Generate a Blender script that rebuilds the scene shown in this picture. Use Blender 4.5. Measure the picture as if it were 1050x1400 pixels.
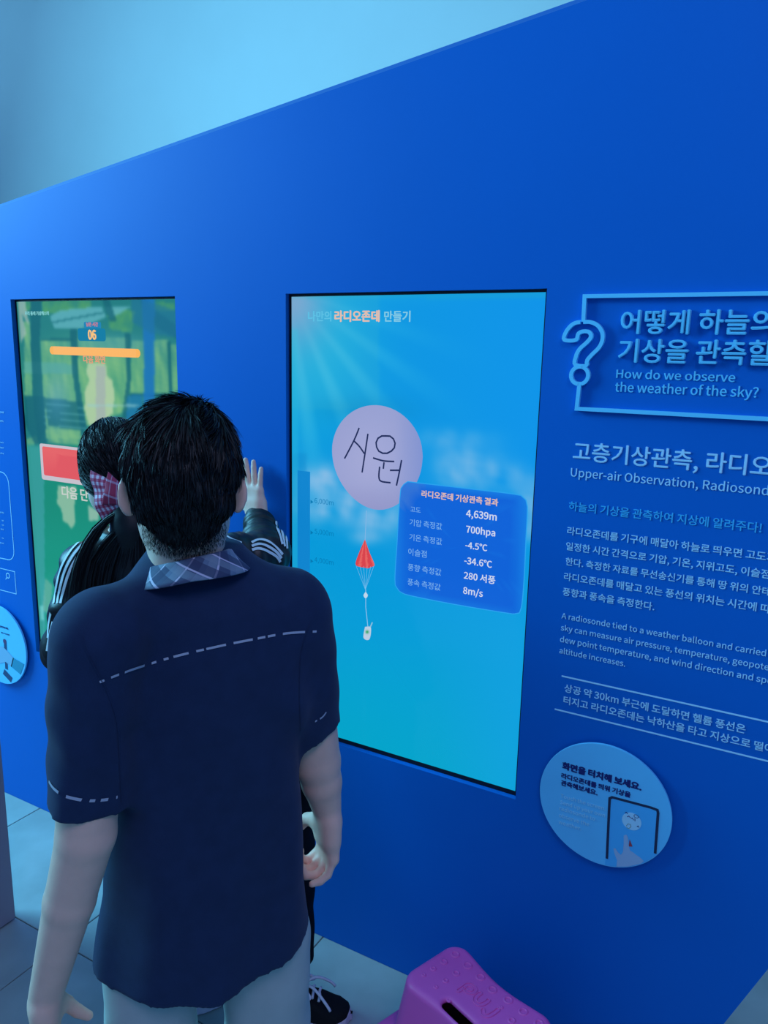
import bpy, bmesh, math, random
import numpy as np
from mathutils import Vector, Matrix
from mathutils.bvhtree import BVHTree
try:
    import openvdb
except Exception:
    openvdb = None
for o in list(bpy.data.objects): bpy.data.objects.remove(o)
random.seed(4); rng = np.random.default_rng(7)
SC = bpy.context.scene; COL = SC.collection
A = lambda *v: np.array(v, float)

# ------------------------------------------------------------------ camera (calibrated), light, exposure
FPX = 1058.2; YAW, PITCH, ROLL = 0.50818, 0.203525, 0.021992
CAM = A(0, -1.57, 1.604)
_f = A(-math.sin(YAW)*math.cos(PITCH), math.cos(YAW)*math.cos(PITCH), -math.sin(PITCH))
_r = A(math.cos(YAW), math.sin(YAW), 0); _u = np.cross(_r, _f)
R2 = math.cos(ROLL)*_r + math.sin(ROLL)*_u; U2 = -math.sin(ROLL)*_r + math.cos(ROLL)*_u
cd = bpy.data.cameras.new('camera'); cam = bpy.data.objects.new('camera', cd); COL.objects.link(cam)
cam.matrix_world = Matrix(((R2[0], U2[0], -_f[0], CAM[0]), (R2[1], U2[1], -_f[1], CAM[1]), (R2[2], U2[2], -_f[2], CAM[2]), (0, 0, 0, 1)))
cd.sensor_fit = 'HORIZONTAL'; cd.sensor_width = 36; cd.lens = FPX/1050*36; cd.clip_start = .05
SC.camera = cam
wd = bpy.data.worlds.new('world'); SC.world = wd; wd.use_nodes = True
wd.node_tree.nodes['Background'].inputs[0].default_value = (.10, .36, .85, 1)
wd.node_tree.nodes['Background'].inputs[1].default_value = .50
def area(name, loc, target, sx, sy, power, color):
    l = bpy.data.lights.new(name, 'AREA'); l.shape = 'RECTANGLE'; l.size = sx; l.size_y = sy
    l.energy = power; l.color = color
    o = bpy.data.objects.new(name, l); COL.objects.link(o); o.location = loc
    o.rotation_euler = (Vector(target)-Vector(loc)).to_track_quat('-Z', 'Y').to_euler(); return o
area('window_daylight', (-5.4, -1.5, 3.2), (-1.0, -.3, 1.0), 2.4, 2.2, 385, (.18, .68, 1))
area('overhead_fill_light', (1.2, -2.6, 4.2), (-.6, -.3, 0.9), 1.2, 1.2, 40, (.60, .60, 1))  # unseen fill added overhead to brighten the stool, lettering and skin
area('back_wall_fill_light', (-4.5, .9, 4.4), (-3.5, 3.2, 2.6), 7.0, 1.2, 33, (.19, .62, 1))  # unseen wide fill, added to brighten the back wall evenly
vs = SC.view_settings; vs.view_transform = 'Standard'; vs.look = 'None'; vs.exposure = 0; vs.gamma = 1; vs.use_curve_mapping = False

# ------------------------------------------------------------------ helpers
def P(u, v, d):            # world point seen at (u, v) of the 1050x1400 frame, d metres along the view axis
    return CAM + d*(_f + (u-525)/FPX*R2 - (v-700)/FPX*U2)
def W(u, v, y=0.0):        # point on the wall plane (y = const)
    d = _f + (u-525)/FPX*R2 - (v-700)/FPX*U2
    return CAM + (y-CAM[1])/d[1]*d
def proj(p):
    q = np.asarray(p)-CAM; z = q@_f
    return 525+FPX*(q@R2)/z, 700-FPX*(q@U2)/z
def lin(c): return tuple((x/255/12.92 if x/255 <= .04045 else ((x/255+.055)/1.055)**2.4) for x in c)
def unit(v): v = np.asarray(v, float); return v/np.linalg.norm(v)

def mat(name, col, rough=.6, spec=.5, metal=0, noise=0, nscale=20, bump=0, bscale=200, coat=0, emit=None, estr=1, sub=0, alpha=1, sheen=0, stretch=None):
    m = bpy.data.materials.new(name); m.use_nodes = True; nt = m.node_tree; b = nt.nodes['Principled BSDF']
    b.inputs['Roughness'].default_value = rough; b.inputs['Metallic'].default_value = metal
    b.inputs['Specular IOR Level'].default_value = spec; b.inputs['Base Color'].default_value = (*col, 1)
    b.inputs['Coat Weight'].default_value = coat; b.inputs['Alpha'].default_value = alpha
    b.inputs['Sheen Weight'].default_value = sheen
    tc = nt.nodes.new('ShaderNodeTexCoord'); src = tc.outputs['Object']
    if stretch:
        mp = nt.nodes.new('ShaderNodeMapping'); mp.inputs['Scale'].default_value = stretch
        nt.links.new(src, mp.inputs[0]); src = mp.outputs[0]
    n = nt.nodes.new('ShaderNodeTexNoise'); n.inputs['Scale'].default_value = nscale; n.inputs['Detail'].default_value = 5
    nt.links.new(src, n.inputs['Vector'])
    mr = nt.nodes.new('ShaderNodeMapRange'); mr.inputs[1].default_value = .3; mr.inputs[2].default_value = .7
    k = max(noise, .015); mr.inputs[3].default_value = 1-k; mr.inputs[4].default_value = 1+k
    nt.links.new(n.outputs[0], mr.inputs[0])
    mx = nt.nodes.new('ShaderNodeVectorMath'); mx.operation = 'SCALE'; mx.inputs[0].default_value = col
    nt.links.new(mr.outputs[0], mx.inputs['Scale']); nt.links.new(mx.outputs[0], b.inputs['Base Color'])
    if bump:
        n2 = nt.nodes.new('ShaderNodeTexNoise'); n2.inputs['Scale'].default_value = bscale; n2.inputs['Detail'].default_value = 3
        nt.links.new(src, n2.inputs['Vector'])
        bp = nt.nodes.new('ShaderNodeBump'); bp.inputs['Strength'].default_value = bump; bp.inputs['Distance'].default_value = .002
        nt.links.new(n2.outputs[0], bp.inputs['Height']); nt.links.new(bp.outputs[0], b.inputs['Normal'])
    if emit: b.inputs['Emission Color'].default_value = (*emit, 1); b.inputs['Emission Strength'].default_value = estr
    if sub: b.inputs['Subsurface Weight'].default_value = sub; b.inputs['Subsurface Radius'].default_value = (.012, .005, .003)
    return m

def link(name, me, m=None, parent=None, smooth=False):
    if m is not None: me.materials.clear(); me.materials.append(m)
    if smooth: me.polygons.foreach_set('use_smooth', [True]*len(me.polygons))
    o = bpy.data.objects.new(name, me); COL.objects.link(o)
    if parent is not None:
        o.parent = parent; bpy.context.view_layer.update() if False else None
        o.matrix_parent_inverse = PINV.get(parent.name, Matrix())
    return o
PINV = {}
def thing(name, label, cat, loc=(0, 0, 0), group=None):
    o = bpy.data.objects.new(name, None); COL.objects.link(o); o.location = loc; o.empty_display_size = .05
    PINV[o.name] = Matrix.Translation(Vector(loc)).inverted()
    o['label'] = label; o['category'] = cat
    if group: o['group'] = group
    return o
def mesh(name, v, f, m, parent=None, smooth=False):
    me = bpy.data.meshes.new(name); me.from_pydata([tuple(map(float, p)) for p in v], [], [tuple(map(int, q)) for q in f]); me.update()
    return link(name, me, m, parent, smooth)
def bm_obj(name, bm, m, parent=None, smooth=False):
    me = bpy.data.meshes.new(name); bm.to_mesh(me); bm.free(); return link(name, me, m, parent, smooth)
def box(name, a, b, m, parent=None, bevel=0):
    bm = bmesh.new(); bmesh.ops.create_cube(bm, size=1)
    for v in bm.verts: v.co = Vector([(a[i]+b[i])/2+v.co[i]*(b[i]-a[i]) for i in range(3)])
    if bevel: bmesh.ops.bevel(bm, geom=bm.edges[:], offset=bevel, segments=2, affect='EDGES')
    return bm_obj(name, bm, m, parent)
def plate(name, loops, y, t, m, parent=None, bevel=0):
    """solid plate lying in the wall's plane: loops of (x, z) outlines and holes; front at y, thickness t going back"""
    c = bpy.data.curves.new('tmp', 'CURVE'); c.dimensions = '2D'; c.fill_mode = 'BOTH'; c.extrude = max(t/2, 1e-5)-bevel*.5; c.bevel_depth = bevel*.5
    for L in loops:
        s = c.splines.new('POLY'); s.points.add(len(L)-1); s.use_cyclic_u = True
        for i, p in enumerate(L): s.points[i].co = (p[0], p[1], 0, 1)
    o = bpy.data.objects.new('tmp', c); COL.objects.link(o)
    me = bpy.data.meshes.new_from_object(o.evaluated_get(bpy.context.evaluated_depsgraph_get()))
    bpy.data.objects.remove(o)
    me.transform(Matrix(((1, 0, 0, 0), (0, 0, -1, y+t/2), (0, 1, 0, 0), (0, 0, 0, 1))))
    return link(name, me, m, parent)
def sdfmesh(fn, lo, hi, vx):
    """surface of an implicit solid, sampled on a grid"""
    n = np.ceil((A(*hi)-A(*lo))/vx).astype(int)+1
    axs = [lo[i]+np.arange(n[i])*vx for i in range(3)]
    f = fn(axs, n).astype(np.float32)
    g = openvdb.FloatGrid(float(vx*4)); g.copyFromArray(np.clip(f, -vx*4, vx*4))
    pts, quads = g.convertToQuads(0.0)
    pts = pts*vx+np.array(lo)
    return pts, quads[:, ::-1]
class Solid:
    def __init__(s): s.p = []
    def cap(s, a, ra, b, rb, k=.01): s.p.append(('c', A(*a), ra, A(*b), rb, k)); return s
    def ell(s, c, r, M=None, k=.01, sub=False): s.p.append(('s' if sub else 'e', A(*c), A(*r), np.eye(3) if M is None else M, k)); return s
    def fun(s, fn, lo, hi, k=.01, op='u'): s.p.append(('f', fn, A(*lo), A(*hi), k, op)); return s
    def build(s, vx, relax=0):
        los, his = [], []
        for q in s.p:
            if q[0] == 'c': r = max(q[2], q[4]); los.append(np.minimum(q[1], q[3])-r); his.append(np.maximum(q[1], q[3])+r)
            elif q[0] in 'e': r = max(q[2]); los.append(q[1]-r); his.append(q[1]+r)
            elif q[0] == 'f' and q[5] == 'u': los.append(q[2]); his.append(q[3])
        lo = np.min(los, 0)-vx*5; hi = np.max(his, 0)+vx*5
        def fn(ax, n):
            F = np.full(n, 9.0, np.float32)
            for q in s.p:
                if q[0] == 'c':
                    r = max(q[2], q[4]); l, h, k = np.minimum(q[1], q[3])-r, np.maximum(q[1], q[3])+r, q[5]
                elif q[0] in 'es': r = max(q[2]); l, h, k = q[1]-r, q[1]+r, q[4]
                else: l, h, k = q[2], q[3], q[4]
                pad = k+vx*5
                i0 = np.clip(np.floor((l-pad-lo)/vx).astype(int), 0, n); i1 = np.clip(np.ceil((h+pad-lo)/vx).astype(int)+1, 0, n)
                sl = tuple(slice(i0[i], i1[i]) for i in range(3))
                X, Y, Z = np.meshgrid(*[ax[i][sl[i]] for i in range(3)], indexing='ij')
                if X.size == 0: continue
                if q[0] == 'c':
                    a, b = q[1], q[3]; d = b-a; L = max(d@d, 1e-12)
                    t = np.clip(((X-a[0])*d[0]+(Y-a[1])*d[1]+(Z-a[2])*d[2])/L, 0, 1)
                    D = np.sqrt((X-a[0]-t*d[0])**2+(Y-a[1]-t*d[1])**2+(Z-a[2]-t*d[2])**2)-(q[2]+t*(q[4]-q[2]))
                elif q[0] in 'es':
                    x, y, z = X-q[1][0], Y-q[1][1], Z-q[1][2]; M = q[3]; R = q[2]
                    c = [x*M[i][0]+y*M[i][1]+z*M[i][2] for i in range(3)]
                    k0 = np.sqrt(sum((c[i]/R[i])**2 for i in range(3)))+1e-6; k1 = np.sqrt(sum((c[i]/R[i]**2)**2 for i in range(3)))+1e-6
                    D = k0*(k0-1)/k1
                else: D = q[1](X, Y, Z)
                G = F[sl]
                op = 'sub' if q[0] == 's' else ('u' if q[0] != 'f' else q[5])
                if op == 'u':
                    hh = np.maximum(k-np.abs(G-D), 0)/k; F[sl] = np.minimum(G, D)-hh*hh*k*.25
                elif op == 'sub':
                    D = -D; hh = np.maximum(k-np.abs(G-D), 0)/k; F[sl] = np.maximum(G, D)+hh*hh*k*.25
                elif op == 'int': F[sl] = np.maximum(G, D)
                elif op == 'add': F[sl] = G+D
            return F
        return sdfmesh(fn, lo, hi, vx)
    def obj(s, name, vx, m, parent=None):
        v, f = s.build(vx); me = bpy.data.meshes.new(name)
        me.vertices.add(len(v)); me.vertices.foreach_set('co', v.astype(np.float32).ravel())
        me.loops.add(f.size); me.loops.foreach_set('vertex_index', f.astype(np.int32).ravel())
        me.polygons.add(len(f)); me.polygons.foreach_set('loop_start', np.arange(0, f.size, 4, dtype=np.int32))
        me.update(calc_edges=True); me.validate()
        bm = bmesh.new(); bm.from_mesh(me); bmesh.ops.recalc_face_normals(bm, faces=bm.faces[:]); bm.to_mesh(me); bm.free()
        return link(name, me, m, parent, True)
def bvh(o): 
    me = o.data
    return BVHTree.FromPolygons([v.co for v in me.vertices], [p.vertices[:] for p in me.polygons])
def rot(axis, a):
    return np.array(Matrix.Rotation(a, 3, Vector(axis)))
def ribbons(name, curves, widths, m, parent, twist=None):
    V, F = [], []; n0 = 0
    for C, w in zip(curves, widths):
        n = len(C); T = np.gradient(C, axis=0); T /= np.linalg.norm(T, axis=1)[:, None]+1e-9
        r = rng.normal(size=3) if twist is None else twist
        S = np.cross(T, r); S /= np.linalg.norm(S, axis=1)[:, None]+1e-9
        ww = (w*(1-np.linspace(0, 1, n)**2*.85))[:, None]
        V.append(np.stack([C-S*ww/2, C+S*ww/2], 1).reshape(-1, 3))
        F += [(n0+2*i, n0+2*i+1, n0+2*i+3, n0+2*i+2) for i in range(n-1)]; n0 += 2*n
    return mesh(name, np.concatenate(V), F, m, parent, True)
def strip_on(name, tree, pts, width, m, parent, off=.0012, nrm=None, dash=None):
    """a flat ribbon lying on a surface along guide points"""
    V, F = [], []; Q = []
    for p in pts:
        co, no, _, _ = tree.find_nearest(Vector(p)); Q.append((A(*co), A(*no)))
    for i, (c, n) in enumerate(Q):
        t = unit(Q[min(i+1, len(Q)-1)][0]-Q[max(i-1, 0)][0]); s = unit(np.cross(t, n))
        w = width
        for k in (-1, 0, 1):
            co, no, _, _ = tree.find_nearest(Vector(c+s*w/2*k)); V.append(A(*co)+A(*no)*off)
    for i in range(len(Q)-1):
        if dash is not None and not dash[i % len(dash)]: continue
        for k in (0, 1): F.append((3*i+k, 3*i+k+1, 3*i+k+4, 3*i+k+3))
    return mesh(name, V, F, m, parent, True)
def polyline(pts, n):
    pts = np.array(pts, float); d = np.r_[0, np.cumsum(np.linalg.norm(np.diff(pts, axis=0), axis=1))]
    # Catmull-Rom resample
    t = np.linspace(0, d[-1], n); out = []
    for x in t:
        i = min(max(np.searchsorted(d, x)-1, 0), len(pts)-2); s = (x-d[i])/(d[i+1]-d[i])
        p0, p1, p2, p3 = pts[max(i-1, 0)], pts[i], pts[i+1], pts[min(i+2, len(pts)-1)]
        out.append(.5*(2*p1+(p2-p0)*s+(2*p0-5*p1+4*p2-p3)*s*s+(3*p1-p0-3*p2+p3)*s**3))
    return np.array(out)
def tube(name, pts, r, m, parent=None, seg=6):
    pts = np.array(pts); V, F = [], []; up = A(.13, .2, .97)
    for i, p in enumerate(pts):
        t = unit(pts[min(i+1, len(pts)-1)]-pts[max(i-1, 0)]); a = unit(np.cross(t, up)); b = np.cross(t, a)
        for k in range(seg):
            th = 2*math.pi*k/seg; V.append(p+r*(math.cos(th)*a+math.sin(th)*b))
    for i in range(len(pts)-1):
        for k in range(seg): F.append((i*seg+k, i*seg+(k+1) % seg, (i+1)*seg+(k+1) % seg, (i+1)*seg+k))
    F.append(tuple(range(seg))[::-1]); F.append(tuple((len(pts)-1)*seg+k for k in range(seg)))
    return mesh(name, V, F, m, parent, True)

# ------------------------------------------------------------------ text on the wall plane
FONT = None
try:      # the sans face that ships inside Blender (same one it falls back to for Hangul)
    import os
    _d = os.path.join(bpy.utils.resource_path('LOCAL'), 'datafiles', 'fonts', 'Noto Sans CJK Regular.woff2')
    if os.path.exists(_d): FONT = bpy.data.fonts.load(_d)
except Exception:
    FONT = None
def text_mesh(s, offset=0, extrude=0):
    me = text_mesh0(s, extrude)
    if offset < .003: return me
    bm = bmesh.new(); k = 0
    for dx, dy in ((-1, 0), (1, 0), (0, -.7), (0, .7)):
        m2 = me.copy(); m2.transform(Matrix.Translation((dx*offset, dy*offset, k*4e-3))); bm.from_mesh(m2); k += 1
        bpy.data.meshes.remove(m2)
    bm.to_mesh(me); bm.free(); return me
def text_mesh0(s, extrude=0):
    c = bpy.data.curves.new('t', 'FONT'); c.body = s
    if FONT: c.font = FONT; c.size = 1; c.extrude = extrude; c.resolution_u = 3
    o = bpy.data.objects.new('t', c); COL.objects.link(o)
    me = bpy.data.meshes.new_from_object(o.evaluated_get(bpy.context.evaluated_depsgraph_get()))
    bpy.data.objects.remove(o); bpy.data.curves.remove(c); return me
def bbox(me):
    a = np.empty(len(me.vertices)*3, np.float32); me.vertices.foreach_get('co', a); a = a.reshape(-1, 3); return a.min(0), a.max(0)
def wtext(s, prefix, pl, pr, m, parent, y=-.0006, thick=.0004, bold=.0, vs_=1.0, name='lettering', hpx=None, slant=0):
    """line of lettering: glyph bottoms run from photo point pl to pr (the end of prefix)"""
    a, b = W(*pl, y), W(*pr, y); z = (a[2]+b[2])/2
    t = text_mesh(prefix, bold); lo, hi = bbox(t); f0 = text_mesh('4' if prefix[0] == '-' else prefix[0], bold); l0, h0 = bbox(f0)
    sx = (b[0]-a[0])/(hi[0]-lo[0]); sz = sx*vs_
    if hpx: sz = abs(W(pl[0], pl[1]-hpx, y)[2]-a[2])/(h0[1]-l0[1])
    me = text_mesh(s, bold, thick/2/sx if thick else 0)
    me.transform(Matrix(((sx, 0, 0, a[0]-lo[0]*sx), (0, 0, -sx, y+thick/2), (slant, sz, 0, z-l0[1]*sz-slant*a[0]*0), (0, 0, 0, 1))))
    return link(name, me, m, parent)
def stroke(name, px, w, y, m, parent, thick=.0004, closed=False):
    """printed line of constant width through photo points on the plane y"""
    pts = np.array([W(u, v, y)[[0, 2]] for u, v in px])
    return stroke_xz(name, pts, w, y, m, parent, thick, closed)
def stroke_xz(name, pts, w, y, m, parent, thick=.0004, closed=False, round_=False):
    pts = np.array(pts); n = len(pts); L, R_ = [], []
    for i in range(n):
        if closed: a, b = pts[i-1], pts[(i+1) % n]
        else: a, b = pts[max(i-1, 0)], pts[min(i+1, n-1)]
        d1 = pts[i]-a if np.any(pts[i] != a) else b-pts[i]; d2 = b-pts[i] if np.any(b != pts[i]) else pts[i]-a
        d1 = d1/np.linalg.norm(d1); d2 = d2/np.linalg.norm(d2); t = d1+d2; t /= np.linalg.norm(t); nn = A(-t[1], t[0])
        k = w/2/max(.5, abs(nn@A(-d1[1], d1[0])))
        L.append(pts[i]+nn*k); R_.append(pts[i]-nn*k)
    V = []; F = []
    for yy in (y, y+thick):
        for l, r in zip(L, R_): V += [(l[0], yy, l[1]), (r[0], yy, r[1])]
    N = 2*n; m_ = n if closed else n-1
    for i in range(m_):
        j = (i+1) % n
        F += [(2*i, 2*i+1, 2*j+1, 2*j), (N+2*i, N+2*j, N+2*j+1, N+2*i+1), (2*i, 2*j, N+2*j, N+2*i), (2*i+1, N+2*i+1, N+2*j+1, 2*j+1)]
    if not closed: F += [(0, N, N+1, 1), (2*n-2, 2*n-1, N+2*n-1, N+2*n-2)]
    return mesh(name, V, F, m, parent)
def rrect(x0, z0, x1, z1, r, n=6):
    L = []
    for cx, cz, a0 in ((x1-r, z1-r, 0), (x0+r, z1-r, 90), (x0+r, z0+r, 180), (x1-r, z0+r, 270)):
        for i in range(n+1):
            a = math.radians(a0+90*i/n); L.append((cx+r*math.cos(a), cz+r*math.sin(a)))
    return L
def ellipse(cx, cz, a, b, n=64): return [(cx+a*math.cos(2*math.pi*i/n), cz+b*math.sin(2*math.pi*i/n)) for i in range(n)]

# ------------------------------------------------------------------ materials
M = {}
M['wall'] = mat('blue_painted_panel', (.0005, .135, .54), .50, .18, noise=.02, nscale=3, bump=.05, bscale=500)
M['edge'] = mat('panel_edge_paint', (.03, .20, .62), .5)
M['white'] = mat('white_painted_wall', (.62, .66, .66), .8, noise=.02, nscale=2, bump=.06, bscale=300)
M['tile'] = mat('grey_stone_tile', (.36, .40, .40), .5, .4, noise=.16, nscale=5, bump=.1, bscale=60)
M['grout'] = mat('dark_grout', (.06, .07, .08), .9)
M['partition'] = mat('grey_partition_laminate', (.36, .30, .34), .6, noise=.03, nscale=8)
M['cyan'] = mat('light_blue_acrylic', (.16, .66, .95), .45, .4)
M['vinyl'] = mat('pale_blue_vinyl', (.50, .78, .98), .5, .3)
M['cyanvinyl'] = mat('cyan_vinyl', (.06, .50, .86), .5, .3)
M['black'] = mat('black_plastic', (.004, .004, .006), .4)
M['disc'] = mat('light_blue_printed_disc', (.16, .62, .97), .4, .4, noise=.01)
M['discedge'] = mat('disc_side', (.35, .55, .8), .5)
M['navyprint'] = mat('navy_print', (.01, .015, .16), .5)
M['paleprint'] = mat('pale_print', (.42, .80, .98), .5)
M['skin'] = mat('skin', (.92, .52, .40), .55, .35, noise=.05, nscale=30, bump=.08, bscale=350, sub=.12)
M['ear'] = M['skin']
M['hair'] = mat('black_hair', (.006, .006, .008), .5, .35, noise=.25, nscale=60)
M['shirt'] = mat('navy_shirt_cotton', (.016, .030, .080), .85, .15, noise=.08, nscale=40, bump=.22, bscale=900, sheen=.06)
M['trousers'] = mat('light_grey_trousers', (.46, .48, .46), .85, .2, noise=.04, nscale=25, bump=.15, bscale=700)
M['jacket'] = mat('black_shell_jacket', (.010, .012, .016), .42, .35, noise=.1, nscale=20, bump=.15, bscale=60)
M['stripe'] = mat('white_tape', (.72, .78, .80), .7)
M['piping'] = mat('pale_piping', (.45, .45, .55), .7)
M['blackpants'] = mat('black_cotton_trousers', (.006, .007, .010), .9, .1, bump=.1, bscale=500)
M['canvas'] = mat('black_canvas', (.008, .008, .010), .8, .2, bump=.3, bscale=900)
M['rubber'] = mat('white_rubber', (.68, .55, .66), .5)
M['lace'] = mat('white_lace', (.78, .74, .80), .8, bump=.3, bscale=1500)
M['pink'] = mat('magenta_plastic', (.90, .11, .46), .42, .45, noise=.02, nscale=15, bump=.05, bscale=400)
M['dark'] = mat('dark_cavity', (.01, .01, .02), .9)

# ------------------------------------------------------------------ the setting
fl = box('floor', (-5.2, -4.2, -.06), (3.0, 4.0, -.006), M['grout']); fl['kind'] = 'structure'
tb = bmesh.new(); bmesh.ops.create_cube(tb, size=1)
for v in tb.verts: v.co = Vector((v.co.x*.597, v.co.y*.597, v.co.z*.008-.004))
tme = bpy.data.meshes.new('floor_tile'); 
bmesh.ops.bevel(tb, geom=[e for e in tb.edges if e.calc_length() > .1 and all(v.co.z > -.001 for v in e.verts)], offset=.0012, segments=1, affect='EDGES'); tb.to_mesh(tme); tb.free(); tme.materials.append(M['tile'])
for i in range(-5, 7):
    for j in range(-5, 7):
        o = bpy.data.objects.new('floor_tile', tme); COL.objects.link(o); o.parent = fl
        o.location = (-1.64+.6*i+.3, -.385+.6*j+.3, 0); o.rotation_euler.z = random.choice((0, math.pi/2, math.pi, -math.pi/2))
wb = box('wall_back', (-14.0, 3.2, 0), (3.5, 3.3, 5.0), M['white']); wb['kind'] = 'structure'
cl = box('ceiling', (-14.0, -4.2, 5.0), (3.5, 3.3, 5.1), M['white']); cl['kind'] = 'structure'
# leaning display wall with two openings
def opening(tlx, tly, brx, bry):
    a, b = W(tlx, tly), W(brx, bry); return a[0], b[2], b[0], a[2]
RS = (W(390.5, 402)[0], (W(705, 1093)[2]), W(748, 394)[0], W(748, 394)[2])
LS = (W(14, 406)[0], W(50, 893)[2], W(239, 404)[0], W(239, 404)[2])
LS = (LS[0], RS[1], LS[2], RS[3])
p0, p1 = W(0, 283), W(800, 1); sl = (p1[2]-p0[2])/(p1[0]-p0[0]); topz = lambda x: p0[2]+sl*(x-p0[0])
rx0 = -.119; rx = lambda z: rx0+z*.4
xr = .0
for _ in range(30): xr = rx(topz(xr))
outline = [(-4.6, 0.001), (rx(0), 0.001), (xr, topz(xr)), (-4.6, topz(-4.6))]
sq = lambda s: [(s[0], s[1]), (s[0], s[3]), (s[2], s[3]), (s[2], s[1])]
wf = plate('wall_front', [outline, sq(RS), sq(LS)], 0, .10, M['wall']); wf['kind'] = 'structure'
tr = mesh('trim_1', [(-4.6, .0, topz(-4.6)), (xr, .0, topz(xr)), (xr, .1, topz(xr)), (-4.6, .1, topz(-4.6)),
                     (-4.6, -.001, topz(-4.6)+.007), (xr, -.001, topz(xr)+.007), (xr, .101, topz(xr)+.007), (-4.6, .101, topz(-4.6)+.007)],
          [(0, 1, 5, 4), (1, 2, 6, 5), (2, 3, 7, 6), (3, 0, 4, 7), (4, 5, 6, 7), (3, 2, 1, 0)], M['edge'])
tr['kind'] = 'structure'
# thin lit lip on the sill of each opening
pt = thing('partition_panel', 'plain grey upright partition at the far left edge, standing square to the blue wall', 'partition', (-2.0, -1.2, 0))
box('panel', (-1.90, -2.05, .004), (-1.827, -.39, .95), M['partition'], pt, .003)

# ------------------------------------------------------------------ screens
def screen_mat(name, extra=1.0):
    m = bpy.data.materials.new(name); m.use_nodes = True; nt = m.node_tree; b = nt.nodes['Principled BSDF']
    at = nt.nodes.new('ShaderNodeAttribute'); at.attribute_name = 'screen'
    b.inputs['Base Color'].default_value = (.01, .01, .012, 1); b.inputs['Roughness'].default_value = .12
    b.inputs['Specular IOR Level'].default_value = .35
    nt.links.new(at.outputs['Color'], b.inputs['Emission Color']); b.inputs['Emission Strength'].default_value = extra
    return m
def emis(name, rgb, s=1.0):
    return mat(name, (.01, .01, .01), .3, .3, emit=lin(rgb), estr=s)
def paint_screen(name, R, y, nx, nz, fn, parent, blur=2):
    xs = np.linspace(R[0], R[2], nx); zs = np.linspace(R[1], R[3], nz)
    X, Z = np.meshgrid(xs, zs); pts = np.stack([X.ravel(), np.full(X.size, y), Z.ravel()], 1)
    i = np.arange(nx-1)[None]+nx*np.arange(nz-1)[:, None]
    F = np.stack([i, i+1, i+1+nx, i+nx], -1).reshape(-1, 4)
    o = mesh(name, pts, F, screen_mat(name+'_light'), parent)
    q = pts-CAM; z = q@_f; u = 525+FPX*(q@R2)/z; v = 700-FPX*(q@U2)/z
    c = fn(u, v).reshape(nz, nx, 3)
    for _ in range(blur):
        q_ = np.pad(c, ((1, 1), (1, 1), (0, 0)), 'edge'); c = (q_[:-2, 1:-1]+q_[2:, 1:-1]+q_[1:-1, :-2]+q_[1:-1, 2:]+2*c)/6
    c = c.reshape(-1, 3); c = np.clip(c, 0, 255)/255; c = np.where(c <= .04045, c/12.92, ((c+.055)/1.055)**2.4)
    at = o.data.color_attributes.new('screen', 'FLOAT_COLOR', 'POINT')
    at.data.foreach_set('color', np.c_[c, np.ones(len(c))].astype(np.float32).ravel()); return o
_ph = rng.uniform(0, 6.28, (40,)); _dr = rng.normal(size=(40, 2))
def fbm(u, v, s, o=4, seed=0):
    r = 0
    for k in range(o):
        for j in range(5):
            d = _dr[(seed*3+k*5+j) % 40]; r = r+math.pow(.55, k)*np.sin((d[0]*u+d[1]*v)/s*2**k+_ph[(seed+k*5+j) % 40])
    return r/5
def mixc(c, k, col): k = np.clip(k, 0, 1)[:, None]; return c*(1-k)+np.array(col, float)*k
def blob(u, v, x, y, a, b, p=1.0): return np.exp(-(((u-x)/a)**2+((v-y)/b)**2)**p)
def inpoly(u, v, poly, soft=0):
    ins = np.zeros(len(u), bool); n = len(poly)
    for i in range(n):
        x1, y1 = poly[i]; x2, y2 = poly[(i+1) % n]
        if y1 == y2: continue
        c = ((y1 > v) != (y2 > v)) & (u < (x2-x1)*(v-y1)/(y2-y1)+x1); ins ^= c
    return ins.astype(float)
def sky(u, v):
    c = np.tile(np.array([4., 150, 218]), (len(u), 1))
    c = mixc(c, (u-400)/340*.9, (8, 146, 232)); c = mixc(c, (v-650)/420*.9, (2, 164, 206))
    c = mixc(c, (v-850)/230*np.clip((700-u)/300, 0, 1), (0, 166, 192))
    c = mixc(c, (u-600)/140*np.clip((v-650)/300, 0, 1)*.7, (18, 160, 226))
    c = mixc(c, .75*blob(u, v, 430, 470, 75, 110), (34, 182, 222))
    ang = np.arctan2(v-395, u-395); c = mixc(c, .35*blob(u, v, 430, 520, 120, 120)*(np.sin(ang*23)+.2), (90, 200, 232))
    c = mixc(c, 1.0*blob(u, v, 402, 412, 42, 60), (138, 165, 206))
    c = mixc(c, .35*((v < 408)), (40, 170, 200))
    n = fbm(u, v, 22, 4); n2 = fbm(u, v, 12, 4, 5)
    for (x, y, a, b, s) in ((440, 655, 30, 22, .9), (462, 690, 50, 26, .95), (520, 705, 36, 26, .9), (640, 640, 46, 30, .75), (610, 600, 60, 14, .35), (690, 655, 40, 20, .5), (735, 690, 26, 36, .7), (722, 728, 20, 14, .5), (500, 735, 22, 10, .5), (420, 690, 30, 14, .3)):
        c = mixc(c, s*blob(u, v, x, y, a, b, 1.2)*np.clip(.95+.7*n+.35*n2, 0, 1.15), (138, 188, 228))
    c = mixc(c, .28*blob(u, v, 500, 560, 65, 18), (0, 120, 170))
    c = mixc(c, .25*((u < 420) & (v > 620)), (10, 120, 190))
    c = mixc(c, .22*((u < 518) & (v < 560)), (60, 175, 205))
    c = mixc(c, .35*((u < 407)&(v>450)), (50, 190, 220))
    return c
PV = [('c', 0)]
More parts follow.
